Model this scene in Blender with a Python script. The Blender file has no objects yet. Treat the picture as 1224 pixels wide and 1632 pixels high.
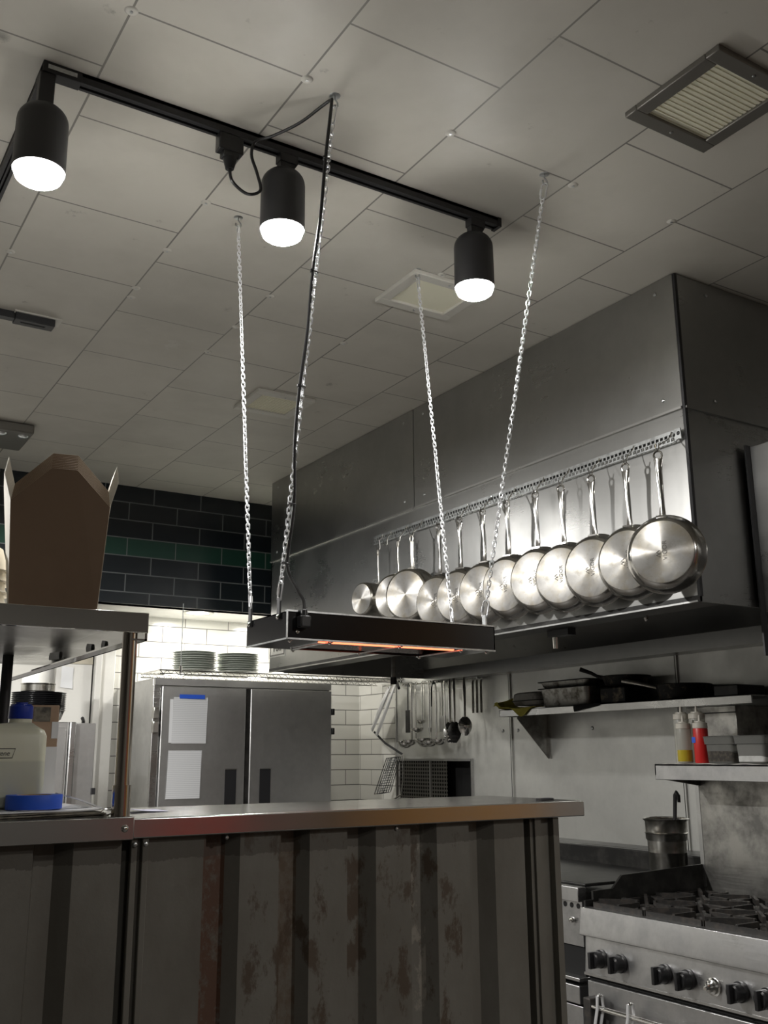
import bpy, bmesh, math, random
from mathutils import Vector, Matrix, Euler
random.seed(7)
PI = math.pi
SC = bpy.context.scene
COL = SC.collection
V = Vector

# ------------------------------------------------------------------ camera, world, exposure
CAM_H = 1.60
F_PX, YAW, PITCH, ROLL = 1572.5, 0.558752, 0.240862, -0.0063009
cam_d = bpy.data.cameras.new('camera'); cam = bpy.data.objects.new('camera', cam_d); COL.objects.link(cam)
fw = V((math.sin(YAW)*math.cos(PITCH), math.cos(YAW)*math.cos(PITCH), math.sin(PITCH)))
rt = V((math.cos(YAW), -math.sin(YAW), 0)); up = rt.cross(fw)
r2 = rt*math.cos(ROLL) + up*math.sin(ROLL); u2 = -rt*math.sin(ROLL) + up*math.cos(ROLL)
cam.matrix_world = Matrix(((r2.x, u2.x, -fw.x, 0), (r2.y, u2.y, -fw.y, 0), (r2.z, u2.z, -fw.z, CAM_H), (0, 0, 0, 1)))
cam_d.sensor_fit = 'VERTICAL'; cam_d.sensor_height = 32.0; cam_d.lens = 32.0*F_PX/1632.0
cam_d.clip_start = 0.05
SC.camera = cam
SC.view_settings.view_transform = 'Standard'; SC.view_settings.look = 'None'
SC.view_settings.exposure = 0.8; SC.view_settings.gamma = 1.0
SC.view_settings.use_curve_mapping = False
w = bpy.data.worlds.new('world'); SC.world = w; w.use_nodes = True
w.node_tree.nodes['Background'].inputs[0].default_value = (0.95, 0.97, 1.0, 1)
w.node_tree.nodes['Background'].inputs[1].default_value = 0.055

HEAD_EMIT = 125.0        # the bulbs of the three track heads
ALCOVE_W = 5.5          # recessed downlights over the refrigerator

def area(name, loc, rot, size, power, col=(1, 1, 1), shape='DISK', spread=PI):
    l = bpy.data.lights.new(name, 'AREA'); l.energy = power; l.color = col; l.shape = shape; l.size = size; l.spread = spread
    o = bpy.data.objects.new(name, l); COL.objects.link(o); o.location = loc; o.rotation_euler = rot
    return o
area('recessed_lamp', (2.88, 7.40, 2.685), (0, 0, 0), .16, ALCOVE_W, (1, .97, .9))
area('recessed_lamp', (3.62, 7.42, 2.685), (0, 0, 0), .16, ALCOVE_W, (1, .97, .9))
# added fill lights behind the camera, on the unseen dining side
area('dining_fill', (3.0, -1.2, 3.35), (0, 0, 0), .4, 36, (1, .97, .93))
area('dining_fill', (.2, -2.6, 3.35), (0, 0, 0), .4, 16, (1, .97, .93))
# added kitchen lights for unseen track heads left of the frame
area('kitchen_fill', (-.35, 4.6, 3.3), (0, 0, 0), .16, 130, (1, .98, .95))
area('kitchen_fill', (.75, 6.2, 3.3), (0, 0, 0), .16, 25, (1, .98, .95))

# ------------------------------------------------------------------ materials
def mat(name, col=(.5, .5, .5), rough=.5, metal=0., **kw):
    m = bpy.data.materials.new(name); m.use_nodes = True
    b = m.node_tree.nodes['Principled BSDF']
    b.inputs['Base Color'].default_value = (*col, 1); b.inputs['Roughness'].default_value = rough; b.inputs['Metallic'].default_value = metal
    for k, v in kw.items():
        b.inputs[k].default_value = v
    return m
class N:
    def __init__(s, m): s.t = m.node_tree; s.b = s.t.nodes['Principled BSDF']; s.l = s.t.links.new
    def n(s, typ, **kw):
        x = s.t.nodes.new(typ)
        for k, v in kw.items():
            if k.startswith('i_'):
                x.inputs[k[2:].replace('_', ' ')].default_value = v
            else: setattr(x, k, v)
        return x
    def co(s, scale=(1, 1, 1), loc=(0, 0, 0)):
        t = s.n('ShaderNodeTexCoord'); mp = s.n('ShaderNodeMapping'); mp.inputs['Scale'].default_value = scale; mp.inputs['Location'].default_value = loc
        s.l(t.outputs['Object'], mp.inputs[0]); return mp.outputs[0]
    def noise(s, co, scale, detail=4, rough=.55):
        x = s.n('ShaderNodeTexNoise'); x.inputs['Scale'].default_value = scale; x.inputs['Detail'].default_value = detail; x.inputs['Roughness'].default_value = rough
        s.l(co, x.inputs['Vector']); return x.outputs['Fac']
    def ramp(s, fac, stops):
        r = s.n('ShaderNodeValToRGB'); e = r.color_ramp.elements
        while len(e) < len(stops): e.new(.5)
        for el, (p, c) in zip(e, stops): el.position = p; el.color = (*c, 1) if len(c) == 3 else c
        s.l(fac, r.inputs[0]); return r.outputs[0]
    def mix(s, fac, a, b, blend='MIX'):
        x = s.n('ShaderNodeMix', data_type='RGBA', blend_type=blend)
        for i, v in ((0, fac), (6, a), (7, b)):
            if hasattr(v, 'links'): s.l(v, x.inputs[i])
            elif i == 0: x.inputs[0].default_value = v
            else: x.inputs[i].default_value = (*v, 1)
        return x.outputs[2]
    def math(s, op, a, b=0.):
        x = s.n('ShaderNodeMath', operation=op)
        for i, v in ((0, a), (1, b)):
            if hasattr(v, 'links'): s.l(v, x.inputs[i])
            else: x.inputs[i].default_value = v
        return x.outputs[0]
    def bump(s, h, strength=.2, dist=.01):
        x = s.n('ShaderNodeBump'); x.inputs['Strength'].default_value = strength; x.inputs['Distance'].default_value = dist
        s.l(h, x.inputs['Height']); s.l(x.outputs[0], s.b.inputs['Normal'])
    def base(s, c): s.l(c, s.b.inputs['Base Color'])
    def rough(s, c): s.l(c, s.b.inputs['Roughness'])

def steel(name, col=(.55, .55, .54), r0=.22, r1=.38, brush=(2, 2, 60), smudge=.12, bump=.02, ns=3.):
    m = mat(name, col, .3, 1.); n = N(m)
    s1 = n.noise(n.co(brush), 6, 3); s2 = n.noise(n.co(), ns, 5, .65)
    f = n.math('ADD', n.math('MULTIPLY', s1, .25), n.math('MULTIPLY', s2, .85))
    n.rough(n.ramp(f, [(.35, (r0,)*3), (.75, (r1,)*3)]))
    d = tuple(c*(1-smudge) for c in col)
    n.base(n.mix(n.ramp(s2, [(.4, (0,)*3), (.62, (1,)*3)]), col, d))
    n.bump(s1, bump, .004); return m
def grimy(name, col, dirt, rough=.6, metal=0., scale=6., lo=.45, hi=.65, bump=.1):
    m = mat(name, col, rough, metal); n = N(m)
    f = n.noise(n.co(), scale, 6, .65)
    n.base(n.mix(n.ramp(f, [(lo, (0,)*3), (hi, (1,)*3)]), col, dirt)); n.bump(f, bump, .004); return m
def bricks(m, u, v, bw, rh, mortar, cols, mcol, off=.5, rough=.2, extra=None):
    n = N(m); t = n.n('ShaderNodeTexCoord'); sp = n.n('ShaderNodeSeparateXYZ'); n.l(t.outputs['Object'], sp.inputs[0])
    cb = n.n('ShaderNodeCombineXYZ')
    n.l(n.math('SUBTRACT', sp.outputs[u[0]], u[1]), cb.inputs[0]); n.l(n.math('SUBTRACT', sp.outputs[v[0]], v[1]), cb.inputs[1])
    b = n.n('ShaderNodeTexBrick'); b.offset = off; b.offset_frequency = 2; b.squash = 1.
    b.inputs['Color1'].default_value = (*cols[0], 1); b.inputs['Color2'].default_value = (*cols[1], 1); b.inputs['Mortar'].default_value = (*mcol, 1)
    b.inputs['Scale'].default_value = 1.; b.inputs['Mortar Size'].default_value = mortar; b.inputs['Mortar Smooth'].default_value = .1
    b.inputs['Bias'].default_value = 0.; b.inputs['Brick Width'].default_value = bw; b.inputs['Row Height'].default_value = rh
    n.l(cb.outputs[0], b.inputs['Vector'])
    return n, b, sp

# ceiling tiles: square, staggered, painted over, with dirt
M = {}
m = M['ceiling'] = mat('ceiling_paint', (.5, .48, .43), .55)
n, b, sp = bricks(m, (1, 2.056), (0, .644), .54, .538, .0035, ((.60, .575, .51), (.545, .525, .47)), (.2, .19, .17))
nz = n.noise(n.co(), 1.3, 5, .6); nf = n.noise(n.co(loc=(4, 2, 0)), 7, 6, .7)
c = n.mix(n.ramp(nz, [(.45, (0,)*3), (.75, (.5,)*3)]), b.outputs['Color'], (.36, .345, .3))
c = n.mix(n.ramp(nf, [(.66, (0,)*3), (.78, (.7,)*3)]), c, (.17, .16, .14))
for sx, sy, sr, sc_ in ((.60, 2.36, .10, (.10, .09, .075)), (.565, 2.95, .09, (.2, .19, .16)), (1.62, 3.94, .16, (.2, .19, .17)), (1.55, 4.45, .28, (.62, .61, .57)), (.36, 2.62, .12, (.2, .19, .17))):
    dx = n.math('SUBTRACT', sp.outputs[0], sx); dy = n.math('SUBTRACT', sp.outputs[1], sy)
    dd = n.math('SQRT', n.math('ADD', n.math('MULTIPLY', dx, dx), n.math('MULTIPLY', dy, dy)))
    k_ = n.math('ADD', n.math('DIVIDE', dd, sr), n.math('MULTIPLY', nf, 1.6))
    c = n.mix(n.ramp(k_, [(.75, (.75,)*3), (1.0, (0,)*3)]), c, sc_)
n.base(c); n.rough(n.ramp(nf, [(.3, (.42,)*3), (.7, (.62,)*3)])); n.bump(n.math('MULTIPLY', b.outputs['Fac'], -1.), .35, .004)
m = M['white_tile'] = mat('white_wall_tile', rough=.18)
n, b, sp = bricks(m, (0, 2.736), (2, 2.114), .383, .1285, .0035, ((.78, .77, .72), (.74, .73, .68)), (.16, .155, .14))
n.base(b.outputs['Color']); n.rough(n.math('ADD', n.math('MULTIPLY', b.outputs['Fac'], .5), .16)); n.bump(n.math('MULTIPLY', b.outputs['Fac'], -1.), .4, .004)
m = M['white_tile_side'] = mat('white_side_tile', rough=.18)
n, b, sp = bricks(m, (1, 7.78), (2, 2.114), .383, .1285, .0035, ((.74, .73, .68), (.70, .69, .64)), (.16, .155, .14))
n.base(b.outputs['Color']); n.rough(n.math('ADD', n.math('MULTIPLY', b.outputs['Fac'], .5), .16)); n.bump(n.math('MULTIPLY', b.outputs['Fac'], -1.), .4, .004)
m = M['dark_tile'] = mat('dark_wall_tile', rough=.2)
n, b, sp = bricks(m, (0, 2.404), (2, 3.061), .381, .1372, .004, ((.010, .014, .018), (.013, .017, .02)), (.13, .14, .14))
n.t.nodes.remove(n.t.nodes['Mix']) if 'Mix' in n.t.nodes else None
g = n.math('MULTIPLY', n.math('GREATER_THAN', sp.outputs[2], 3.063), n.math('LESS_THAN', sp.outputs[2], 3.195))
g = n.math('MULTIPLY', g, n.math('SUBTRACT', 1., b.outputs['Fac']))
n.base(n.mix(g, b.outputs['Color'], (.018, .055, .04))); n.rough(n.math('ADD', n.math('MULTIPLY', b.outputs['Fac'], .5), .2)); n.bump(n.math('MULTIPLY', b.outputs['Fac'], -1.), .4, .004)

M['hood'] = steel('hood_steel', (.44, .44, .43), .25, .36, (.3, .3, 60), .1, .002)
M['steel'] = steel('brushed_steel', (.58, .58, .57), .22, .4, (1, 40, 40), .15)
M['counter'] = steel('countertop_steel', (.66, .66, .65), .13, .22, (.3, 20, 20), .06, .004)
M['wallsteel'] = steel('wall_sheet_steel', (.68, .68, .65), .42, .56, (1, 40, 1), .12)
M['fridge'] = steel('refrigerator_steel', (.66, .66, .65), .36, .52, (40, 1, 1), .2, .01, 2.2)
M['range'] = steel('range_steel', (.55, .55, .55), .26, .44, (1, 2, 50), .25, .02, 7.)
M['sootysteel'] = steel('sooty_steel', (.48, .47, .44), .3, .5, (1, 1, 30), .6, .02, 5.)
M['chrome'] = mat('chrome', (.78, .77, .74), .09, 1.)
M['post'] = mat('post_steel', (.62, .57, .5), .12, 1.)
M['galv'] = grimy('galvanised_steel', (.62, .64, .64), (.4, .41, .41), .32, 1., 30)
M['chain'] = mat('zinc_chain', (.9, .91, .93), .3, .75)
M['blackmetal'] = mat('black_powder_coat', (.018, .018, .02), .45)
M['blackgloss'] = mat('black_gloss_enamel', (.008, .008, .009), .16)
M['blackplastic'] = mat('black_plastic', (.012, .012, .013), .3)
M['castiron'] = grimy('cast_iron', (.022, .021, .02), (.05, .042, .036), .55, .2, 30)
M['greaseblack'] = grimy('greasy_black_steel', (.018, .018, .017), (.045, .043, .04), .38, .3, 9)
M['rubber'] = mat('cord_rubber', (.012, .012, .013), .4)
M['kraft'] = grimy('kraft_board', (.20, .135, .085), (.18, .12, .075), .75, 0., 4, bump=.02)
M['kraftinside'] = mat('white_board', (.75, .71, .62), .7)
M['cutedge'] = mat('board_cut_edge', (.42, .34, .24), .8)
M['paper'] = mat('white_paper', (.74, .75, .76), .7)
M['printed'] = mat('printed_sheet', (.7, .71, .72), .35)
n = N(M['printed']); wv = n.n('ShaderNodeTexWave', wave_type='BANDS', bands_direction='Z'); wv.inputs['Scale'].default_value = 24; wv.inputs['Distortion'].default_value = .4
n.l(n.co(), wv.inputs['Vector']); n.base(n.mix(n.ramp(wv.outputs['Fac'], [(.0, (1,)*3), (.35, (0,)*3)]), (.7, .71, .72), (.52, .53, .55)))
M['bowlwhite'] = mat('white_paper_bowl', (.78, .72, .6), .55)
M['plate'] = mat('white_plate', (.68, .72, .66), .25)
M['whitepaint'] = grimy('white_paint', (.74, .73, .69), (.66, .65, .6), .4, 0., 2)
M['beige'] = mat('beige_board', (.50, .46, .37), .55)
M['hdpe'] = mat('milky_plastic', (.66, .66, .52), .38, 0., **{'Subsurface Weight': .25, 'Subsurface Radius': (.02, .02, .015)})
n = N(M['hdpe']); t = n.n('ShaderNodeTexCoord'); sp = n.n('ShaderNodeSeparateXYZ'); n.l(t.outputs['Object'], sp.inputs[0])
n.base(n.ramp(n.math('MULTIPLY', sp.outputs[2], 1.), [(.098, (.60, .61, .50)), (.102, (.72, .72, .58))]))
M['bluecap'] = mat('blue_plastic', (.01, .035, .33), .35)
M['bluetape'] = mat('blue_masking_tape', (.02, .10, .62), .55)
M['box'] = grimy('carton_board', (.40, .28, .19), (.34, .23, .15), .75, 0., 8, bump=.02)
M['menu'] = grimy('worn_menu_edges', (.20, .18, .14), (.06, .055, .045), .6, 0., 40)
M['lilac'] = mat('lilac_paper', (.62, .62, .78), .6)
M['red'] = mat('red_sauce_bottle', (.55, .018, .016), .35)
M['clearplastic'] = mat('clear_squeeze_plastic', (.62, .61, .55), .3, 0., **{'Transmission Weight': .55, 'IOR': 1.3})
M['capwhite'] = mat('squeeze_cap', (.56, .53, .46), .4)
M['oil'] = mat('yellow_oil', (.45, .35, .03), .2)
M['smoked'] = mat('smoky_polycarbonate', (.33, .33, .31), .2, 0., **{'Transmission Weight': .6, 'IOR': 1.2})
M['salt'] = grimy('white_salt', (.6, .6, .58), (.5, .5, .48), .9, 0., 40)
M['pepper'] = grimy('dark_spice', (.05, .045, .04), (.1, .09, .07), .95, 0., 60)
M['cloth'] = grimy('yellow_cloth', (.46, .41, .07), (.32, .28, .04), .9, 0., 12)
M['towel'] = grimy('white_towel', (.62, .61, .57), (.5, .49, .45), .95, 0., 60)
M['blackcloth'] = mat('black_cloth', (.01, .01, .01), .9)
M['oldpan'] = grimy('worn_tin_pan', (.42, .41, .38), (.1, .09, .07), .42, .9, 14)
M['tin'] = grimy('dull_tin', (.30, .29, .27), (.12, .11, .1), .5, .4, 9)
M['burnt'] = grimy('burnt_pan', (.014, .014, .014), (.16, .13, .09), .5, .6, 22, .52, .7)
M['bain'] = grimy('worn_insert_steel', (.55, .54, .5), (.3, .28, .24), .26, 1., 12)
M['void'] = mat('dark_void', (.004, .004, .004), .9)
M['perf'] = mat('perforated_steel', (.09, .085, .075), .35, .9)
n = N(M['perf']); vo = n.n('ShaderNodeTexVoronoi'); vo.inputs['Scale'].default_value = 30; vo.inputs['Randomness'].default_value = 0.
n.l(n.co((1, 1, 1.15)), vo.inputs['Vector']); n.base(n.ramp(vo.outputs['Distance'], [(.3, (.006,)*3), (.42, (.2, .19, .17))]))
M['vent'] = mat('cream_grille', (.82, .80, .64), .6)
M['ventdark'] = mat('grey_vent_frame', (.2, .19, .17), .4, .5)
M['ventwhite'] = mat('white_vent_frame', (.60, .585, .53), .5)
M['seam'] = mat('dark_joint', (.03, .03, .03), .6)
M['floor'] = grimy('quarry_tile_floor', (.075, .068, .06), (.05, .045, .04), .5, 0., 8)
M['redreflect'] = grimy('red_reflection', (.42, .05, .035), (.3, .04, .03), .6, 0., 2)
M['amber'] = grimy('amber_reflection', (.36, .19, .06), (.28, .14, .045), .5, 0., 3)
M['plainwall'] = grimy('dining_wall', (.12, .115, .105), (.10, .095, .088), .7, 0., 2)
# emission
def emit(name, col, s):
    m = bpy.data.materials.new(name); m.use_nodes = True; t = m.node_tree; t.nodes.clear()
    e = t.nodes.new('ShaderNodeEmission'); o = t.nodes.new('ShaderNodeOutputMaterial'); e.inputs[0].default_value = (*col, 1); e.inputs[1].default_value = s
    t.links.new(e.outputs[0], o.inputs[0]); return m
M['bulb'] = emit('lit_bulb', (1, .98, .94), HEAD_EMIT)
M['element'] = emit('glowing_element', (1, .16, .07), 2.2)
M['downlight'] = emit('lit_downlight', (1, .97, .9), 6)
# pan base: turned aluminium
m = M['panbase'] = mat('turned_pan_base', (.58, .57, .54), .26, 1., **{'Anisotropic': .9})
n = N(m); tg = n.n('ShaderNodeTangent', direction_type='RADIAL', axis='Z'); n.l(tg.outputs[0], n.b.inputs['Tangent']); n.b.inputs['Anisotropic Rotation'].default_value = .25; n.b.inputs['Metallic'].default_value = .8
oi = n.n('ShaderNodeObjectInfo'); f = n.noise(n.co(), 22, 6, .7); f2 = n.noise(n.co(loc=(3, 1, 0)), 9, 4, .6)
c = n.mix(n.ramp(f2, [(.42, (0,)*3), (.7, (.8,)*3)]), (.56, .55, .53), (.44, .37, .24))
n.base(n.mix(n.ramp(f, [(.5, (0,)*3), (.75, (.75,)*3)]), c, (.30, .28, .23))); n.rough(n.ramp(f, [(.3, (.3,)*3), (.7, (.48,)*3)]))
M['pansteel'] = grimy('polished_pan_steel', (.52, .51, .49), (.3, .28, .24), .16, 1., 7, .5, .75, .03)
M['logo'] = mat('grey_print', (.09, .085, .075), .5)
# corrugated cladding: grey-brown paint with rust
m = M['clad'] = mat('corrugated_paint', (.14, .13, .11), .5, .15)
n = N(m); co = n.co((1, 1, .45)); big = n.noise(co, 5, 6, .6); fine = n.noise(n.co((1, 1, .8)), 26, 7, .75)
t = n.n('ShaderNodeTexCoord'); sp = n.n('ShaderNodeSeparateXYZ'); n.l(t.outputs['Object'], sp.inputs[0])
def band(x0, x1): return n.math('MULTIPLY', n.math('GREATER_THAN', sp.outputs[0], x0), n.math('LESS_THAN', sp.outputs[0], x1))
base = n.mix(n.ramp(big, [(.35, (0,)*3), (.7, (1,)*3)]), (.19, .183, .16), (.135, .126, .106))
r1 = n.math('MULTIPLY', band(.90, .963), n.ramp(fine, [(.36, (0,)*3), (.5, (1,)*3)]))
r1 = n.math('MULTIPLY', r1, n.ramp(n.math('ADD', sp.outputs[2], n.math('MULTIPLY', big, .3)), [(.0, (0,)*3), (.0, (0,)*3), (1., (1,)*3)]))
c = n.mix(n.math('MULTIPLY', r1, .85), base, (.10, .042, .022))
rb_ = n.math('MULTIPLY', band(1.09, 1.15), n.ramp(fine, [(.3, (0,)*3), (.6, (.8,)*3)])); c = n.mix(rb_, c, (.10, .062, .034))
r2 = n.math('MULTIPLY', band(1.0, 1.62), n.ramp(n.noise(n.co((1, 1, .5), (2, 0, 5)), 13, 7, .72), [(.53, (0,)*3), (.6, (1,)*3)]))
c = n.mix(n.math('MULTIPLY', r2, .8), c, (.07, .045, .027))
r3 = n.math('MULTIPLY', band(1.475, 1.522), n.ramp(n.noise(n.co((1, 1, .6), (7, 0, 3)), 20, 6, .7), [(.44, (1,)*3), (.5, (0,)*3)]))
c = n.mix(n.math('MULTIPLY', r3, .8), c, (.30, .28, .24))
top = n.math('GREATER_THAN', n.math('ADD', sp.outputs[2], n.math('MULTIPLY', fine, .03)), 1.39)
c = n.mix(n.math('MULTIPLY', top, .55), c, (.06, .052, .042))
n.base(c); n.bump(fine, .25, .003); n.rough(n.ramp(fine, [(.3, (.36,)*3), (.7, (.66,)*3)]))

# ------------------------------------------------------------------ mesh builder
class MB:
    def __init__(s): s.bm = bmesh.new()
    def xf(s, vs, mtx):
        for v in vs: v.co = mtx @ v.co
    def box(s, x0, x1, y0, y1, z0, z1, mtx=None, bev=0):
        vs = [s.bm.verts.new((x, y, z)) for x in (x0, x1) for y in (y0, y1) for z in (z0, z1)]
        fs = [s.bm.faces.new([vs[i] for i in q]) for q in ((0, 1, 3, 2), (4, 6, 7, 5), (0, 4, 5, 1), (2, 3, 7, 6), (0, 2, 6, 4), (1, 5, 7, 3))]
        if bev:
            es = list({e for f in fs for e in f.edges})
            r = bmesh.ops.bevel(s.bm, geom=es, offset=bev, segments=2, affect='EDGES', profile=.6)
            vs = list({v for f in r['faces'] for v in f.verts} | {v for v in vs if v.is_valid})
        if mtx: s.xf([v for v in vs if v.is_valid], mtx)
        return s
    def prism(s, pts, axis, a, b):
        """polygon in the two other axes, extruded along axis from a to b"""
        def P(p, t): return {'x': (t, p[0], p[1]), 'y': (p[0], t, p[1]), 'z': (p[0], p[1], t)}[axis]
        A = [s.bm.verts.new(P(p, a)) for p in pts]; B = [s.bm.verts.new(P(p, b)) for p in pts]
        s.bm.faces.new(A); s.bm.faces.new(B[::-1])
        for i in range(len(pts)):
            j = (i+1) % len(pts); s.bm.faces.new([A[i], B[i], B[j], A[j]])
        return s
    def lathe(s, prof, mtx=None, seg=32, cap=True):
        rings = []
        for r, z in prof:
            if r < 1e-6: rings.append([s.bm.verts.new((0, 0, z))])
            else: rings.append([s.bm.verts.new((r*math.cos(2*PI*i/seg), r*math.sin(2*PI*i/seg), z)) for i in range(seg)])
        for a, b in zip(rings, rings[1:]):
            if len(a) == 1 and len(b) == 1: continue
            for i in range(seg):
                j = (i+1) % seg
                q = [a[0], b[i], b[j]] if len(a) == 1 else ([a[i], a[j], b[0]] if len(b) == 1 else [a[i], a[j], b[j], b[i]])
                s.bm.faces.new(q)
        if cap:
            for rr in (rings[0], rings[-1]):
                if len(rr) > 1: s.bm.faces.new(rr)
        if mtx: s.xf([v for r in rings for v in r], mtx)
        return s
    def cyl(s, p0, p1, r0, r1=None, seg=16):
        p0, p1 = V(p0), V(p1); r1 = r0 if r1 is None else r1; d = p1-p0
        q = d.to_track_quat('Z', 'Y').to_matrix().to_4x4(); q.translation = p0
        return s.lathe([(r0, 0), (r1, d.length)], q, seg)
    def tube(s, pts, r, seg=8, closed=False, flat=None):
        pts = [V(p) for p in pts]; n = len(pts); rings = []; up = None
        for i, p in enumerate(pts):
            a = pts[i-1] if (i or closed) else p; b = pts[(i+1) % n] if (i < n-1 or closed) else p
            t = (b-a).normalized()
            if up is None: up = t.orthogonal().normalized() if flat is None else V(flat)
            x = (up - t*up.dot(t)).normalized(); up = x; y = t.cross(x)
            rr = r[i] if isinstance(r, list) else r
            rx, ry = rr if isinstance(rr, tuple) else (rr, rr)
            rings.append([s.bm.verts.new(p + x*rx*math.cos(2*PI*k/seg) + y*ry*math.sin(2*PI*k/seg)) for k in range(seg)])
        for i in range(n if closed else n-1):
            a, b = rings[i], rings[(i+1) % n]
            for k in range(seg): s.bm.faces.new([a[k], a[(k+1) % seg], b[(k+1) % seg], b[k]])
        if not closed: s.bm.faces.new(rings[0][::-1]); s.bm.faces.new(rings[-1])
        return s
    def sphere(s, c, r, sc=(1, 1, 1), seg=12):
        m = Matrix.Translation(c) @ Matrix.Diagonal((r*sc[0], r*sc[1], r*sc[2], 1)); bmesh.ops.create_uvsphere(s.bm, u_segments=seg, v_segments=max(6, seg//2), radius=1, matrix=m); return s
    def quad(s, pts): s.bm.faces.new([s.bm.verts.new(p) for p in pts]); return s
    def sheet(s, nx, ny, f, thick=0.):
        g = [[s.bm.verts.new(f(i/nx, j/ny)) for j in range(ny+1)] for i in range(nx+1)]
        for i in range(nx):
            for j in range(ny): s.bm.faces.new([g[i][j], g[i+1][j], g[i+1][j+1], g[i][j+1]])
        if thick:
            bmesh.ops.recalc_face_normals(s.bm, faces=s.bm.faces)
            bmesh.ops.solidify(s.bm, geom=list(s.bm.faces), thickness=thick)
        return s
    def build(s, name, m, parent=None, world=True, bev=0, ang=35, smooth=True):
        bmesh.ops.recalc_face_normals(s.bm, faces=s.bm.faces)
        me = bpy.data.meshes.new(name)
        o = bpy.data.objects.new(name, me); COL.objects.link(o)
        if parent is not None:
            if world:
                inv = mw(parent).inverted()
                for v in s.bm.verts: v.co = inv @ v.co
            o.parent = parent
        s.bm.to_mesh(me); s.bm.free()
        if smooth:
            for p in me.polygons: p.use_smooth = True
            me.set_sharp_from_angle(angle=math.radians(ang))
        me.materials.append(M[m] if isinstance(m, str) else m)
        if bev:
            b = o.modifiers.new('bevel', 'BEVEL'); b.width = bev; b.segments = 2; b.limit_method = 'ANGLE'; b.angle_limit = math.radians(40)
        return o
def mw(o):
    m = o.matrix_basis.copy()
    while o.parent is not None:
        o = o.parent; m = o.matrix_basis @ m
    return m
def tag(o, label, cat, group=None):
    o['label'] = label; o['category'] = cat
    if group: o['group'] = group
    return o
def T(name, label, cat, loc=(0, 0, 0), group=None, rot=(0, 0, 0)):
    o = bpy.data.objects.new(name, None); COL.objects.link(o); o.location = loc; o.rotation_euler = rot; o.empty_display_size = .05
    return tag(o, label, cat, group)
def S(name, mb, m, **kw):
    o = mb.build(name, m, **kw); o['kind'] = 'structure'; return o
def dup(o, loc, rot=None, label=None):
    r = o.copy(); COL.objects.link(r); r.location = loc
    if rot is not None: r.rotation_euler = rot
    if label: r['label'] = label
    for ch in [c for c in bpy.data.objects if c.parent == o]:
        d = ch.copy(); COL.objects.link(d); d.parent = r
        for g in [c for c in bpy.data.objects if c.parent == ch]:
            e = g.copy(); COL.objects.link(e); e.parent = d
    return r
def lab(o, label): o['label'] = label; return o
def text(body, size, m, parent, mtx, name='lettering', ext=.0004):
    c = bpy.data.curves.new('t', 'FONT'); c.body = body; c.size = size; c.align_x = 'CENTER'; c.align_y = 'CENTER'; c.extrude = ext
    t = bpy.data.objects.new('t', c); COL.objects.link(t); bpy.context.view_layer.update()
    me = bpy.data.meshes.new_from_object(t.evaluated_get(bpy.context.evaluated_depsgraph_get()))
    bpy.data.objects.remove(t); me.transform(mtx)
    o = bpy.data.objects.new(name, me); COL.objects.link(o); o.parent = parent
    me.materials.clear(); me.materials.append(M[m]); return o
ORD = ['first', 'second', 'third', 'fourth', 'fifth', 'sixth', 'seventh', 'eighth', 'ninth', 'tenth', 'eleventh', 'twelfth', 'thirteenth', 'fourteenth', 'fifteenth', 'sixteenth']
CEIL = 3.60

# ------------------------------------------------------------------ setting
S('floor', MB().box(-5, 5.2, -4, 8.2, -.1, 0), 'floor')
ceil = S('ceiling', MB().box(-5, 5.2, -4, 8.2, CEIL, CEIL+.1), 'ceiling')
for x, y in ((.644, 2.33), (1.19, 2.33), (1.72, 2.32), (2.28, 2.34), (1.19, 3.14), (1.19, 3.56), (1.19, 3.95), (.65, 3.9), (1.73, 3.72), (1.73, 4.1), (1.2, 4.05), (1.73, 4.45), (2.78, 2.33), (2.27, 3.15), (2.27, 4.0), (2.27, 5.0)):
    MB().lathe([(0, -.004), (.012, -.004), (.017, -.002), (.019, 0)], Matrix.Translation((x, y, CEIL)), 20, False).build('fastener_disc', 'ventwhite', ceil)
    MB().cyl((x, y, CEIL-.0055), (x, y, CEIL-.003), .005, seg=8).build('screw', 'galv', ceil)
S('wall_right', MB().box(4.6, 4.75, -1.0, 6.14, 0, CEIL).box(4.6, 4.75, 6.14, 7.18, 1.547, CEIL).box(4.6, 4.75, 6.14, 7.18, 0, 1.25), 'wallsteel')
S('wall_alcove_side', MB().box(4.6, 4.75, 7.18, 7.8, 0, CEIL), 'white_tile_side')
S('wall_back', MB().box(2.17, 4.75, 7.8, 7.95, 0, 2.9), 'white_tile')
S('wall_back_left', MB().box(-5, 2.17, 7.8, 7.95, 0, 2.9), 'whitepaint')
S('wall_soffit', MB().box(-5, 4.6, 7.19, 7.31, 2.70, CEIL), 'dark_tile')
S('ceiling_alcove', MB().box(-5, 4.6, 7.20, 7.8, 2.70, 2.80), 'whitepaint')
S('wall_left', MB().box(-5.1, -5, -4, 8.2, 0, CEIL), 'plainwall')
S('wall_dining', MB().box(-5, 5.2, -4.1, -4, 0, CEIL), 'plainwall')
S('wall_dining_right', MB().box(4.75, 4.85, -4, -1, 0, CEIL), 'amber')  # unseen side wall, its amber added to tint the counter edge reflection
S('trim_7', MB().box(2.9, 3.7, -4, -3.97, .3, 2.5), 'redreflect')  # added panel, unseen behind the camera, for the counter edge's red reflection
for i, y in enumerate((5.655, 4.095)):
    S('trim_%d' % (i+1), MB().box(4.588, 4.6, y-.012, y+.012, 0, 2.3), 'wallsteel')
    S('trim_%d' % (i+3), MB().box(4.5865, 4.5885, y-.002, y+.002, 0, 2.3), 'seam')
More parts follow.
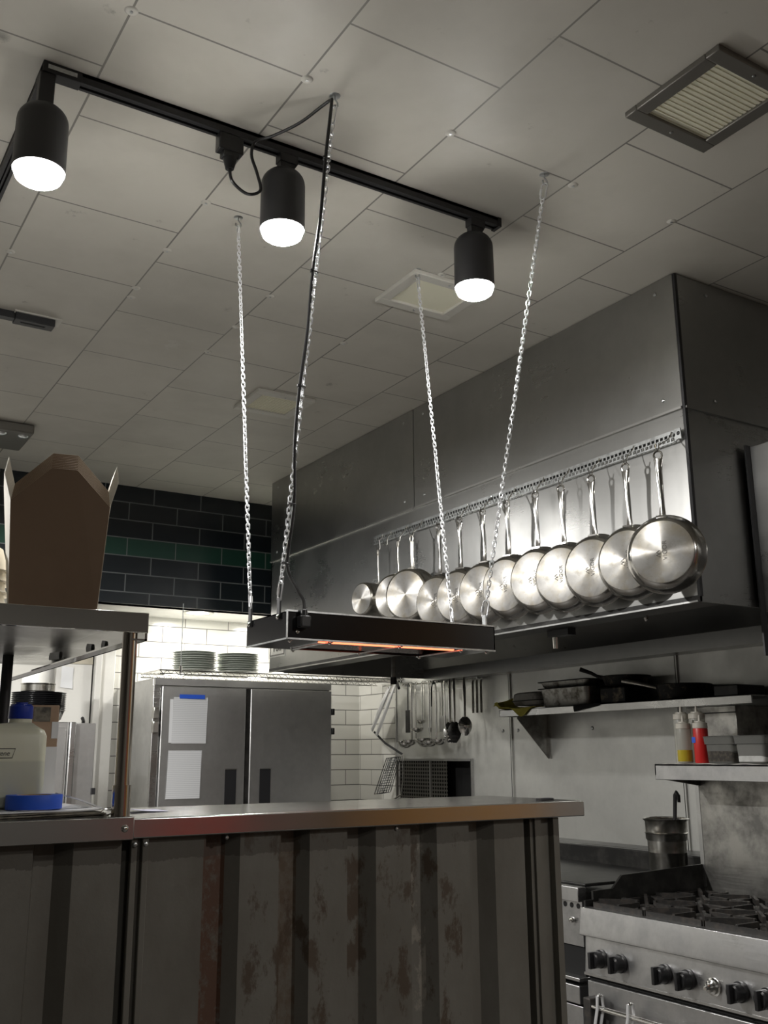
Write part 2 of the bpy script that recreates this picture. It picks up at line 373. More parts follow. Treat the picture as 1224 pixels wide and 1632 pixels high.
S('trim_5', MB().box(4.592, 4.604, 7.172, 7.186, 0, 2.7), 'steel')
for i, (y, z) in enumerate(((4.83, 1.757), (5.75, 1.76), (5.58, 1.76), (4.0, 1.95))):
    MB().sphere((4.598, y, z), .012, (.4, 1, 1)).build('wall_screw', 'galv', bpy.data.objects['wall_right'])
# dark pass window in the right wall
o = T('pass_window', 'dark recessed opening in steel wall under the hanging ladles', 'opening', (4.6, 6.66, 1.25))
MB().box(4.74, 4.75, 6.14, 7.18, 1.25, 1.547).build('back_panel', 'void', o)
MB().box(4.63, 4.635, 6.50, 7.18, 1.25, 1.547).build('perforated_screen', 'perf', o)
MB().box(4.59, 4.6, 6.13, 7.18, 1.547, 1.565).box(4.59, 4.6, 6.12, 6.14, 1.25, 1.565).build('frame', 'steel', o)
MB().box(4.622, 4.63, 6.72, 6.735, 1.25, 1.547).build('divider', 'steel', o)
# recessed light rings in the alcove ceiling
for i, (x, nm) in enumerate(((2.88, 'round recessed downlight in white alcove ceiling left of the chains'),)):
    o = T('recessed_downlight', nm, 'light', (x, 7.40, 2.70))
    MB().lathe([(.085, 2.70), (.125, 2.695), (.125, 2.70)], Matrix.Translation((x, 7.40, 0)), 28, False).build('trim_ring', 'ventwhite', o)
    MB().lathe([(0, 2.697), (.085, 2.697)], Matrix.Translation((x, 7.40, 0)), 28, False).build('lens', 'downlight', o)
# white doorway at the left of the back wall
d = S('door_1', MB().box(1.0, 2.165, 7.74, 7.79, 0, 2.29), 'whitepaint', bev=.003)
MB().box(1.0, 2.165, 7.735, 7.79, 2.29, 2.70).build('transom_panel', 'beige', d)
MB().box(2.168, 2.18, 7.76, 7.80, 0, 2.7).build('door_gap', 'seam', d)
S('trim_6', MB().box(2.18, 2.23, 7.70, 7.80, 0, 2.62).box(2.23, 2.345, 7.74, 7.80, 0, 2.66), 'whitepaint', bev=.006)
h = MB().tube([(2.10, 7.69, 1.88), (2.10, 7.66, 1.86), (2.10, 7.66, 1.54), (2.10, 7.69, 1.52)], .014).build('door_handle', 'blackplastic', d)
MB().sheet(4, 5, lambda u, v: (1.93+.09*u, 7.732-.004*math.sin(5*v+2*u), 2.27-.16*v-.01*u), .001).build('tape_strip', 'paper', d)

# ------------------------------------------------------------------ exhaust hood
XH, YN, YF = 3.11, 2.62, 6.555
hood = T('exhaust_hood', 'long stainless exhaust hood over the cooking line, pans hung along its face', 'hood', (3.85, 4.6, 2.18))
MB().box(XH, XH+.012, YN, YF, 2.20, 2.99).build('front_panel', 'hood', hood)
MB().box(XH, 4.6, YN, YN+.012, 2.18, 2.99).build('end_panel', 'hood', hood)
MB().prism([(XH, 2.30), (XH, 2.99), (4.6, 2.99), (4.6, 2.18), (XH+.12, 2.18)], 'y', YF-.012, YF).build('end_panel', 'hood', hood)
MB().box(XH+.012, 4.6, YN+.012, YF-.012, 2.92, 2.99).build('top_panel', 'hood', hood)
MB().prism([(4.59, 2.16), (4.59, 2.90), (3.75, 2.90), (3.75, 2.87), (4.45, 2.25), (4.45, 2.16)], 'y', YN+.012, YF-.012).build('filter_bank', 'hood', hood)
MB().box(XH+.012, XH+.175, YN+.012, YF-.012, 2.185, 2.195).box(XH+.165, XH+.175, YN+.012, YF-.012, 2.195, 2.23).box(XH-.002, XH+.012, YN, YF, 2.18, 2.205).build('grease_gutter', 'greaseblack', hood)
MB().box(XH-.004, XH, YN+.01, YF, 2.179, 2.186).build('lip', 'steel', hood)
# closure panels up to the ceiling
def closure(y0, y1, label):
    t = T('hood_closure_panel', label, 'panel', (XH, (y0+y1)/2, 2.99))
    MB().box(XH-.006, XH+.006, y0, y1, 2.992, CEIL-.004).build('sheet', 'hood', t)
    MB().box(XH-.014, XH+.006, y0, y1, 2.986, 2.996).build('bottom_flange', 'steel', t)
    for yy in (y0+.1, y1-.1):
        for zz in (3.05, 3.54): MB().sphere((XH-.007, yy, zz), .009, (.5, 1, 1), 10).build('screw', 'galv', t)
closure(YN+.006, 4.628, 'near stainless closure panel between hood top and ceiling')
closure(4.634, YF, 'far stainless closure panel between hood top and ceiling')
t = T('hood_end_closure', 'dark stainless closure panel above the near end of the hood', 'panel', (3.85, YN, 2.99))
MB().box(XH+.008, 4.6, YN-.004, YN+.006, 2.995, CEIL-.004).build('sheet', 'hood', t)
MB().box(XH, 4.6, YN-.012, YN+.004, 2.986, 2.996).build('bottom_flange', 'hood', t)
MB().box(XH-.004, XH+.012, YN-.006, YN+.008, 2.2, CEIL-.004).build('corner_trim', 'blackmetal', t)
for xx, zz in ((3.3, 3.54), (3.3, 3.05), (4.2, 3.54)): MB().sphere((xx, YN-.007, zz), .009, (1, .5, 1), 10).build('screw', 'galv', t)
t = T('hood_extension', 'lighter stainless hood section stepping back at the right edge', 'hood', (4.0, 1.9, 2.0))
MB().box(3.47, 4.6, 1.3, YN-.02, 2.16, 2.87).build('box', 'steel', t, bev=.004)
MB().box(3.44, 3.47, YN-.028, YN-.02, 1.98, 2.872).build('edge_trim', 'blackmetal', t)
MB().box(3.475, 3.49, 1.3, YN-.03, 1.98, 2.16).build('drip_edge', 'steel', t)
t = T('grease_cup', 'small steel grease cup hanging from the hood gutter', 'cup', (3.30, 3.69, 2.12))
MB().cyl((3.30, 3.69, 2.10), (3.30, 3.69, 2.155), .013, .016).build('cup', 'chrome', t)
MB().box(3.265, 3.315, 3.56, 3.71, 2.155, 2.19).cyl((3.30, 3.69, 2.15), (3.30, 3.69, 2.185), .015).build('valve', 'blackmetal', t)
for i, (y, nm) in enumerate(((3.02, 'bright hook on hood gutter edge below the nearest pan'), )):
    tag(MB().tube([(3.235, y, 2.18), (3.235, y, 2.165), (3.225, y, 2.158), (3.22, y, 2.17)], .006).build('gutter_hook', 'chrome'), nm, 'hook')
t = T('gas_pipe', 'grey gas pipe dropping from the dark underside of the hood', 'pipe', (3.95, 6.2, 2.1))
MB().cyl((3.95, 6.2, 2.13), (3.95, 6.2, 2.80), .018).build('pipe', 'sootysteel', t); MB().cyl((3.95, 6.2, 2.10), (3.95, 6.2, 2.15), .026, seg=6).build('cap', 'blackmetal', t)
t = T('hood_sign', 'small framed 100 sign on the hood\'s lower left corner', 'sign', (XH-.004, 6.47, 2.33))
MB().box(XH-.004, XH-.0005, 6.30, 6.55, 2.28, 2.40).build('plate', 'steel', t); MB().box(XH-.005, XH-.003, 6.31, 6.54, 2.29, 2.30).box(XH-.005, XH-.003, 6.31, 6.32, 2.29, 2.39).box(XH-.005, XH-.003, 6.53, 6.54, 2.29, 2.39).build('border', 'logo', t)
text('100', .10, 'logo', t, Matrix(((0, 0, -1, -.002), (-1, 0, 0, -.045), (0, 1, 0, .02), (0, 0, 0, 1))))

# ------------------------------------------------------------------ pot rail, hooks, pans
rail = T('pot_rail', 'perforated galvanised pot rail screwed along the hood face', 'rail', (3.08, 3.86, 2.87))
y0, y1 = 2.66, 5.06; mb = MB()
mb.box(3.088, 3.094, y0, y1, 2.885, 2.90).box(3.088, 3.093, y0, y1, 2.848, 2.854).box(3.088, 3.092, y0, y1, 2.868, 2.871)
k = y0
while k < y1:
    mb.box(3.0885, 3.0925, k, k+.008, 2.850, 2.871); mb.box(3.0885, 3.0925, k+.012, k+.020, 2.869, 2.888); k += .024
mb.build('strip', 'galv', rail, smooth=False)
MB().box(3.094, 3.11, y0, y1, 2.893, 2.90).build('flange', 'galv', rail)
MB().prism([(2.628, 2.853), (2.632, 2.90), (2.66, 2.902), (2.66, 2.85), (2.645, 2.857)], 'x', 3.086, 3.092).build('end_plate', 'galv', rail)
MB().sphere((3.086, 2.643, 2.88), .009, (.4, 1, 1), 10).build('bolt', 'blackmetal', rail)
def hook_mb(x, y, ztop, zbot, out=.04):
    p = [(3.098, y, ztop-.012), (3.092, y, ztop), (3.083, y, ztop-.002), (3.080, y+.003, ztop-.02), (3.07-.3*out, y+.006, (ztop+zbot)/2+.012), (x+.018, y+.008, zbot+.03), (x+.014, y+.004, zbot+.012), (x, y, zbot), (x-.014, y-.004, zbot+.01), (x-.018, y-.008, zbot+.026)]
    return MB().tube(p, .0028, 6)
HOOK_LABEL = []
def make_pan():
    p = T('frying_pan', '', 'frying pan', (0, 0, 0), 'frying pans hung along the hood rail')
    MB().lathe([(.1235, -.001), (.133, .004), (.149, .030), (.157, .058), (.161, .062), (.160, .065), (.154, .062), (.145, .032), (.130, .008), (0, .006)], None, 48, False).build('pan_body', 'pansteel', p, ang=60)
    d_ = MB().lathe([(0, -.005), (.02, -.005), (.122, -.004), (.1245, -.001)], None, 48, False).build('base_disc', 'panbase', p, ang=60)
    path = [(0, .150, .048), (0, .168, .052), (0, .20, .054), (0, .27, .052), (0, .335, .046), (0, .372, .044), (0, .395, .045)]
    h_ = MB().tube(path, [(.013, .006), (.013, .006), (.0105, .007), (.0115, .0075), (.013, .007), (.016, .005), (.019, .004)], 10, flat=(1, 0, 0)).build('handle', 'pansteel', p)
    lp = [(.0165*math.sin(a), .409+.017*math.cos(a)*1.05, .0455) for a in [2*PI*i/16 for i in range(16)]]
    MB().tube(lp, .0045, 8, True).build('hanging_loop', 'pansteel', h_)
    MB().sphere((-.012, .151, .036), .006).sphere((.012, .151, .036), .006).box(-.022, .022, .1475, .1545, .028, .046).build('rivet_plate', 'pansteel', p)
    # maker's mark on the base: VIGOR and its little twin chevrons, reading upwards
    r = Matrix.Translation((.008, .0, -.0052)) @ Matrix(((0, -1, 0, 0), (-1, 0, 0, 0), (0, 0, -1, 0), (0, 0, 0, 1)))
    text('VIGOR', .026, 'logo', d_, Matrix.Translation((-.012, .004, -.0054)) @ Matrix.Rotation(PI, 4, 'Y') @ Matrix.Rotation(PI/2, 4, 'Z'), 'maker_mark')
    g = MB()
    for k in (0, .012):
        g.tube([(.006+k*.2, -.022+k, -.0054), (.022, -.014+k, -.0054), (.006+k*.2, -.006+k, -.0054)], .0016, 5)
    g.build('maker_emblem', 'logo', d_, world=False)
    return p
def pan_rot(a):
    nrm = V((-math.cos(a), -math.sin(a), 0))      # direction the base faces
    z = -nrm; y = V((0, 0, 1)); x = y.cross(z)
    return Matrix((x, y, z)).transposed().to_euler()
PANS = [(2.655, 28), (2.875, 17), (3.085, 16), (3.285, 15), (3.465, 15), (3.68, 15), (3.875, 15), (4.075, 15), (4.265, 15)]
pan0 = make_pan()
for i, (y, a) in enumerate(PANS):
    lbl = ('hanging stainless frying pan at near right end of rail, VIGOR on its base' if i == 0 else
           'hanging stainless frying pan, %s along the rail from the near end' % ORD[i])
    xb = 2.952 if i == 0 else 2.98
    o = pan0 if i == 0 else dup(pan0, (0, 0, 0))
    o['label'] = lbl; o.location = (xb, y, 2.375 + (.012 if i > 3 else 0) - (.006 if i == 0 else 0)); o.rotation_euler = pan_rot(math.radians(a))
    hp = V((xb, y, o.location.z)) + V((math.cos(math.radians(a)), math.sin(math.radians(a)), 0))*.0455
    tag(hook_mb(hp.x, hp.y, 2.893, 2.375+.409+.012, .03).build('s_hook', 'chrome'), 'wire S-hook holding the ' + ('nearest frying pan at rail\'s right end' if i == 0 else '%s frying pan from the near end' % ORD[i]), 'hook', 'hooks on the pot rail')
# three deeper pans at the far end
def deep_pan(y, zc, r, depth, a, label, wide=.012, sm='pansteel', name='saucepan'):
    x0 = 3.085-depth-r*math.sin(math.radians(abs(a)))
    p = T(name, label, 'saucepan', (x0, y, zc), None, pan_rot(math.radians(a)))
    MB().lathe([(r*.86, 0), (r*.94, .006), (r*.97, .02), (r, depth), (r+.004, depth+.003), (r-.003, depth), (r*.93, .02), (0, .01)], None, 40, False).build('pan_body', sm, p, world=False, ang=50)
    MB().lathe([(0, -.001), (r*.86, 0)], None, 40, False).build('base_disc', 'panbase', p, world=False)
    L = 2.79-zc
    h_ = MB().tube([(0, r-.004, depth-.02), (0, r+.02, depth-.015), (0, (r+L)/2, depth-.02), (0, L-.03, depth-.02)], [(wide*1.2, .004), (wide, .004), (wide*.9, .004), (wide, .0035)], 10, flat=(1, 0, 0)).build('handle', sm, p, world=False)
    MB().tube([(wide*.9*math.sin(q), L-.012+.018*math.cos(q), depth-.02) for q in [2*PI*i/14 for i in range(14)]], .0035, 8, True).build('hanging_loop', sm, h_, world=False)
    MB().box(-.02, .02, r-.006, r+.004, depth-.035, depth-.012).build('rivet_plate', sm, p, world=False)
    hp = V((x0, y, zc)) + V((math.cos(math.radians(a)), math.sin(math.radians(a)), 0))*(depth-.02)
    return hp
hp = deep_pan(4.50, 2.455, .15, .085, 20, 'worn deep pan with stained base left of the hanging frying pans', .013, 'bain', 'saute_pan')
tag(hook_mb(hp.x, hp.y, 2.893, 2.79, .03).build('s_hook', 'chrome'), 'wire S-hook holding the worn deep pan', 'hook', 'hooks on the pot rail')
hp = deep_pan(4.66, 2.465, .135, .085, 18, 'narrow-handled saucepan half hidden behind the worn deep pan', .006, 'bain')
tag(hook_mb(hp.x, hp.y, 2.893, 2.79, .03).build('s_hook', 'chrome'), 'wire S-hook holding the half hidden saucepan', 'hook', 'hooks on the pot rail')
hp = deep_pan(4.93, 2.485, .102, .15, 8, 'small deep saucepan hanging alone at the far left of rail', .005, 'bain')
tag(hook_mb(hp.x, hp.y, 2.893, 2.79, .03).build('s_hook', 'chrome'), 'wire S-hook holding the small saucepan at far end', 'hook', 'hooks on the pot rail')
tag(hook_mb(3.04, 4.85, 2.893, 2.80, .03).build('s_hook', 'chrome'), 'empty wire S-hook between the last two saucepans', 'hook', 'hooks on the pot rail')

# ------------------------------------------------------------------ ceiling vents and boxes
def vent(x0, x1, y0, y1, fm, gm, label, grille):
    t = T('ceiling_vent', label, 'vent', ((x0+x1)/2, (y0+y1)/2, CEIL), 'square ceiling vents')
    f = .05
    MB().box(x0, x1, y0, y0+f, CEIL-.02, CEIL).box(x0, x1, y1-f, y1, CEIL-.02, CEIL).box(x0, x0+f, y0+f, y1-f, CEIL-.02, CEIL).box(x1-f, x1, y0+f, y1-f, CEIL-.02, CEIL).build('frame', fm, t, bev=.003)
    MB().box(x0+f, x1-f, y0+f, y1-f, CEIL-.008, CEIL).build('grille', gm, t)
    g = MB(); k = x0+f+.008
    if grille:
        yy = y0+f
        while yy < y1-f:
            g.box(x0+f, x1-f, yy, yy+.011, CEIL-.011, CEIL-.008); yy += .018
        if grille == 2:
            while k < x1-f: g.box(k, k+.004, y0+f, y1-f, CEIL-.013, CEIL-.008); k += .02
        g.build('slats', gm, t, smooth=False)
    for xx, yy in (((x0+x1)/2, y0+f/2), ((x0+x1)/2, y1-f/2)): MB().sphere((xx, yy, CEIL-.021), .006, (1, 1, .5), 8).build('screw', 'galv', t)
vent(2.135, 2.505, 1.565, 1.94, 'ventdark', 'vent', 'square ceiling vent with dark metal frame, nearest the camera', 1)
vent(2.14, 2.53, 3.16, 3.49, 'ventwhite', 'vent', 'square white-framed ceiling panel behind the right track light', 0)
vent(2.165, 2.525, 4.78, 5.13, 'ventwhite', 'vent', 'square white-framed gridded ceiling vent far back between the chains', 2)
t = T('ceiling_speaker_box', 'grey perforated box on the ceiling at the left edge', 'box', (1.05, 6.3, CEIL))
MB().box(.7, 1.25, 6.08, 6.5, CEIL-.06, CEIL).build('housing', 'ventdark', t, bev=.01)
for i in range(4): MB().sphere((1.2-.13*i, 6.16, CEIL-.06), .035, (1, 1, .4)).build('lens', 'galv', t)

# ------------------------------------------------------------------ track lights
TZ = CEIL-.034
track = T('light_track', 'black L-shaped ceiling light track with three spotlight heads', 'track', (1.3, 2.675, CEIL))
def rails(x0, x1, y0, y1, along, root):
    if along == 'x':
        c0 = (y0+y1)/2
        MB().box(x0, x1, y0, y0+.011, TZ, CEIL).box(x0, x1, y1-.011, y1, TZ, CEIL).box(x0, x1, y0, y1, CEIL-.012, CEIL).box(x0, x1, c0-.003, c0+.003, TZ+.004, CEIL).build('rail', 'blackmetal', root, smooth=False)
    else:
        c0 = (x0+x1)/2
        MB().box(x0, x0+.011, y0, y1, TZ, CEIL).box(x1-.011, x1, y0, y1, TZ, CEIL).box(x0, x1, y0, y1, CEIL-.012, CEIL).box(c0-.003, c0+.003, y0, y1, TZ+.004, CEIL).build('rail', 'blackmetal', root, smooth=False)
rails(.56, 2.19, 2.657, 2.697, 'x', track)
rails(.488, .528, 2.73, 4.6, 'y', track)
MB().box(.486, .60, 2.655, 2.699, TZ-.002, CEIL).box(.486, .53, 2.66, 2.76, TZ-.002, CEIL).build('corner_joint', 'blackmetal', track, bev=.002)
MB().box(.50, .585, 2.6545, 2.6555, CEIL-.024, CEIL-.01).build('joint_plate', 'galv', track)
MB().box(2.185, 2.20, 2.654, 2.70, TZ-.003, CEIL).build('end_cap', 'blackmetal', track)
def head(x, y, zt, zb, label, long=False):
    t = T('track_spotlight', label, 'spotlight', (x, y, CEIL), 'bell spotlights on the black track')
    R_ = .0735
    prof = [(0, zt), (.02, zt-.001)] + [(R_*math.sin(a), zt-.06+.06*math.cos(a)) for a in [PI/2*i/8 for i in range(2, 9)]] + [(R_+.001, zb+.01), (R_+.001, zb), (R_-.004, zb), (R_-.004, zb+.02)]
    MB().lathe(prof, Matrix.Translation((x, y, 0)), 40, False).build('shade', 'blackmetal', t, ang=40)
    MB().lathe([(0, zb-.034), (.03, zb-.033), (.053, zb-.029), (.064, zb-.021), (.0685, zb-.009), (.0695, zb+.004)], Matrix.Translation((x, y, 0)), 32, False).build('bulb', 'bulb', t, ang=80)
    if long: MB().box(x-.022, x+.022, y-.02, y+.02, zt-.012, TZ).build('neck', 'blackmetal', t, bev=.003)
    else: MB().box(x-.02, x+.045, y-.019, y+.019, TZ-.03, TZ+.002).prism([(x-.018, TZ-.03), (x+.045, TZ-.03), (x+.022, zt-.014), (x-.014, zt-.014)], 'y', y-.014, y+.014).build('neck', 'blackmetal', t)
head(.503, 2.68, 3.463, 3.245, 'black bell spotlight hanging below the left corner of the track', True)
head(1.283, 2.677, 3.512, 3.287, 'black bell spotlight in the middle of the track beside the cord')
head(2.078, 2.677, 3.51, 3.285, 'black bell spotlight at the right end of the track')
t = T('track_feed', 'short black track end with feed box on ceiling at left', 'track', (.6, 4.49, CEIL))
MB().box(-.9, .80, 4.47, 4.51, TZ, CEIL).build('rail', 'blackmetal', t)
MB().box(.79, .97, 4.455, 4.525, CEIL-.04, CEIL).build('feed_box', 'blackmetal', t, bev=.004); MB().box(.82, .93, 4.485, 4.495, CEIL-.043, CEIL-.039).build('slot', 'seam', t)
MB().box(.785, 1.0, 4.445, 4.535, CEIL-.006, CEIL).build('base_plate', 'ventwhite', t)
t = T('plug_adaptor', 'black plug adaptor hanging from the track with a power cord', 'adaptor', (1.085, 2.677, TZ))
MB().box(1.045, 1.13, 2.657, 2.697, 3.505, TZ+.001).box(1.06, 1.115, 2.66, 2.694, 3.485, 3.508).build('body', 'blackplastic', t, bev=.004)
MB().cyl((1.09, 2.677, 3.45), (1.09, 2.677, 3.487), .014, .024).build('plug', 'blackplastic', t)

# ------------------------------------------------------------------ heat lamp, chains, cord
LX0, LX1, LY0, LY1, LZ0, LZ1 = 1.288, 2.058, 2.60, 2.885, 1.932, 2.012
lamp = T('heat_lamp', 'black strip heat lamp with glowing orange element hung on four chains', 'heat lamp', ((LX0+LX1)/2, (LY0+LY1)/2, LZ1))
MB().box(LX0, LX1, LY0, LY0+.004, LZ0, LZ1).box(LX0, LX1, LY1-.004, LY1, LZ0, LZ1).box(LX0, LX0+.004, LY0, LY1, LZ0, LZ1).box(LX1-.004, LX1, LY0, LY1, LZ0, LZ1).box(LX0, LX1, LY0, LY1, LZ1-.003, LZ1).build('housing', 'blackgloss', lamp, smooth=False)
MB().box(LX0-.001, LX1+.001, LY0-.002, LY0+.012, LZ1-.001, LZ1+.004).box(LX0-.002, LX0+.002, LY0-.002, LY0+.002, LZ0, LZ1).box(LX0, LX1, LY0-.002, LY0+.004, LZ0-.003, LZ0+.002).box(LX0-.002, LX0+.003, LY0, LY1, LZ0-.003, LZ0+.002).build('edge_trim', 'galv', lamp)
MB().box(LX0+.004, LX0+.15, LY0+.004, LY1-.004, LZ0, LZ0+.004).build('bottom_plate', 'blackgloss', lamp)
MB().box(LX1-.12, LX1-.004, LY0+.004, LY1-.004, LZ0, LZ0+.004).build('bottom_plate', 'blackgloss', lamp)
MB().prism([(LY0+.03, LZ0+.005), (LY0+.09, LZ1-.006), (LY1-.09, LZ1-.006), (LY1-.03, LZ0+.005), (LY1-.028, LZ0+.005), (LY1-.088, LZ1-.004), (LY0+.088, LZ1-.004), (LY0+.028, LZ0+.005)], 'x', LX0+.15, LX1-.12).build('reflector', 'steel', lamp, smooth=False)
MB().cyl((LX0+.13, LY0+.045, LZ0+.004), (LX1-.14, LY0+.045, LZ0+.004), .0075, seg=12).build('heating_element', 'element', lamp)
MB().cyl((LX0+.13, LY1-.09, LZ0+.035), (LX1-.14, LY1-.09, LZ0+.035), .0075, seg=12).build('heating_element', 'element', lamp)
for x in (LX0+.15, LX0+.40, LX1-.13):
    MB().box(x, x+.008, LY0+.006, LY1-.006, LZ0-.005, LZ0-.001).build('guard_bar', 'galv', lamp)
    for y in (LY0+.02, LY1-.02): MB().sphere((x+.004, y, LZ0-.005), .006, seg=8).build('screw', 'chrome', lamp)
for x in (LX0+.02, LX1-.02): MB().sphere((x, LY0+.02, LZ0-.004), .007, seg=8).build('screw', 'chrome', lamp)
PL = {}
for nm, x, y, m_ in (('near left', LX0-.003, LY0+.05, 'blackmetal'), ('near right', LX1-.002, LY0+.05, 'galv'), ('far left', LX0-.003, LY1-.03, 'blackmetal'), ('far right', LX1-.002, LY1-.05, 'galv')):
    b_ = MB().box(x-.003, x+.003, y-.009, y+.009, LZ1-.02, LZ1+.045).build('mounting_tab', m_, lamp)
    MB().sphere((x-.004, y, LZ1-.012), .008, (.6, 1, 1), 10).build('bolt', 'chrome', b_)
    PL[nm] = V((x, y, LZ1+.04))
MB().box(1.318, 1.352, LY0-.032, LY0-.001, 1.963, 1.998).cyl((1.335, LY0-.017, 1.995), (1.335, LY0-.017, 2.018), .012, .009).build('power_plug', 'blackplastic', lamp, bev=.004)
MB().sphere((1.322, LY0-.003, 1.952), .006, (1, .5, 1), 8).build('bolt', 'chrome', lamp)
def oval(L, W, n=14):
    pts = []
    r = W/2; h = L/2-r
    for i in range(n):
        a = 2*PI*i/n; pts.append((r*math.cos(a), 0, r*math.sin(a)+(h if math.sin(a) >= 0 else -h)))
    return pts
link_me = None
def chain(nm, top, label):
    global link_me
    bot = PL[nm]; top = V(top)
    t = T('chain', label, 'chain', top, 'chains holding the heat lamp')
    d_ = (bot-top).normalized()
    q = (-d_).to_track_quat('Z', 'X')
    def place(me_or_mb, dist, roll):
        pass
    MB().tube([top+V((0, .0, .004)), top+V((0, 0, -.012)), top+V((.010, 0, -.022)), top+V((.012, 0, -.034)), top+V((.002, 0, -.042)), top+V((-.009, 0, -.036)), top+V((-.009, 0, -.026))], .0028, 7).lathe([(0, 0), (.016, -.001), (.018, 0)], Matrix.Translation(top), 16, False).build('ceiling_hook', 'galv', t)
    s0, s1 = top+V((0, 0, -.034)), bot
    d_ = (s1-s0); Ltot = d_.length; d_.normalize(); q = (-d_).to_track_quat('Z', 'X')
    cl = .062
    for base_ in (0., Ltot-cl+.006):
        ce = s0+d_*(base_+cl/2)
        mtx = Matrix.Translation(ce) @ q.to_matrix().to_4x4()
        MB().tube([mtx @ V(p) for p in oval(cl, .024, 16)], .0024, 7, True).cyl(mtx @ V((.012, 0, -.012)), mtx @ V((.012, 0, .010)), .0044, seg=6).build('quick_link', 'chain', t)
    pitch = .0172; a0 = cl-.004; a1 = Ltot-cl+.010; cnt = round((a1-a0)/pitch); pitch = (a1-a0)/cnt
    if link_me is None:
        o = MB().tube(oval(.0245, .0118, 12), .0018, 6, True).build('link', 'chain', t, world=False); link_me = o.data
    else:
        o = bpy.data.objects.new('link', link_me); COL.objects.link(o); o.parent = t
    for i in range(cnt):
        if i:
            o = bpy.data.objects.new('link', link_me); COL.objects.link(o); o.parent = t
        p = s0 + d_*(a0+pitch*(i+.5)) - top
        o.location = p; o.rotation_euler = (q @ Euler((0, 0, PI/4+(PI/2 if i % 2 else 0)+.25*math.sin(i*.21))).to_quaternion()).to_euler()
    return s0, s1
chNL = chain('near left', (1.30, 2.354, CEIL), 'near left chain of the heat lamp with the black cord tied along it')
chain('near right', (2.146, 2.342, CEIL), 'near right chain of the heat lamp')
chain('far left', (1.336, 3.176, CEIL), 'far left chain of the heat lamp, without cord')
chain('far right', (2.156, 3.168, CEIL), 'far right chain of the heat lamp, from the white ceiling panel')
def smoothpath(pts, n=6):
    pts = [V(p) for p in pts]; out = []
    for i in range(len(pts)-1):
        p0, p1, p2, p3 = pts[max(i-1, 0)], pts[i], pts[i+1], pts[min(i+2, len(pts)-1)]
        for k in range(n):
            u = k/n; out.append(.5*((2*p1)+(p2-p0)*u+(2*p0-5*p1+4*p2-p3)*u*u+(3*p1-p0-3*p2+p3)*u**3))
    return out+[pts[-1]]
cord = T('power_cord', 'black power cord looping from the track down a chain to the heat lamp', 'cord', (1.09, 2.677, 3.45))
a, b_ = chNL; cp = [(1.09, 2.677, 3.452), (1.10, 2.672, 3.405), (1.15, 2.668, 3.375), (1.195, 2.665, 3.40), (1.18, 2.66, 3.455), (1.155, 2.652, 3.51), (1.165, 2.645, 3.56), (1.20, 2.60, 3.565), (1.25, 2.50, 3.572), (1.285, 2.40, 3.59), (1.292, 2.365, 3.588), (1.287, 2.352, 3.56)]
ties = []
for i in range(1, 9):
    f = i/8.6; p = a.lerp(b_, f); off = (-.013 if i % 2 else -.008) if i < 7 else .012
    cp.append((p.x+off, p.y-.004, p.z))
    if i % 2 or i == 8: ties.append((V((p.x+off/2, p.y-.002, p.z))))
cp += [(1.318, LY0+.0, 2.08), (1.333, LY0-.014, 2.045), (1.335, LY0-.017, 2.016)]
MB().tube(smoothpath(cp), .0052, 8).build('cable', 'rubber', cord)
for p in ties: MB().tube([p+V((.012*math.cos(q), .009*math.sin(q), 0)) for q in [2*PI*i/10 for i in range(10)]], .0022, 5, True).box(p.x-.018, p.x-.008, p.y-.012, p.y-.006, p.z-.003, p.z+.003).build('cable_tie', 'rubber', cord)

# ------------------------------------------------------------------ pass counter
CT = 1.468
S('wall_pass', MB().box(-1.4, 1.93, 2.262, 2.60, 0, CT-.045), 'seam')
def profile(x0, x1, yo=2.222, yi=2.256):
    # wide flats proud, narrow flats recessed
    cs = [.658, .853, 1.042, 1.224, 1.411, 1.597, 1.786]
    cs = [cs[0]-.187*k for k in range(12, 0, -1)] + cs
    pts = []
    for c0 in cs:
        pts += [(c0-.052, yo), (c0+.052, yo), (c0+.062, yi), (c0+.103, yi)]
    pts = [p for p in pts if x0 < p[0] < x1]
    def yat(x): return yo
    return [(x0, pts[0][1])] + pts + [(x1, pts[-1][1])]
def clad(x0, x1, label):
    p = profile(x0, x1); o = MB(); t_ = .004
    o.prism(p + [(x, y+t_) for x, y in reversed(p)], 'z', 0, CT-.043)
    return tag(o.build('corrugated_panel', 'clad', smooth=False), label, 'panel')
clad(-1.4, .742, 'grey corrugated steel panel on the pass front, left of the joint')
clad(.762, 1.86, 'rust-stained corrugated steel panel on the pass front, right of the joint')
t = T('joint_strip', 'thin steel joint strip with two screws between the corrugated panels', 'trim', (.752, 2.22, 0))
MB().box(.728, .742, 2.212, 2.226, 0, CT-.043).box(.752, .766, 2.208, 2.226, 0, CT-.043).box(.742, .752, 2.222, 2.226, 0, CT-.043).build('strip', 'clad', t, bev=.002)
for x in (.735, .759): MB().sphere((x, 2.208, 1.412), .006, (1, .5, 1), 10).build('screw', 'galv', t)
t = T('corner_post', 'dark ribbed steel corner post at the right end of the pass', 'post', (1.91, 2.24, 0))
MB().prism([(1.86, 2.222), (1.872, 2.222), (1.872, 2.214), (1.893, 2.214), (1.897, 2.23), (1.935, 2.23), (1.937, 2.212), (1.957, 2.212), (1.957, 2.60), (1.93, 2.60), (1.93, 2.262), (1.86, 2.262)], 'z', 0, CT-.043).build('profile', 'clad', t, smooth=False)
top = T('pass_countertop', 'long stainless countertop on the corrugated pass wall', 'countertop', (.7, 2.42, CT))
MB().box(-1.4, 2.047, 2.2, 2.645, CT-.043, CT).build('top', 'counter', top, bev=.003)
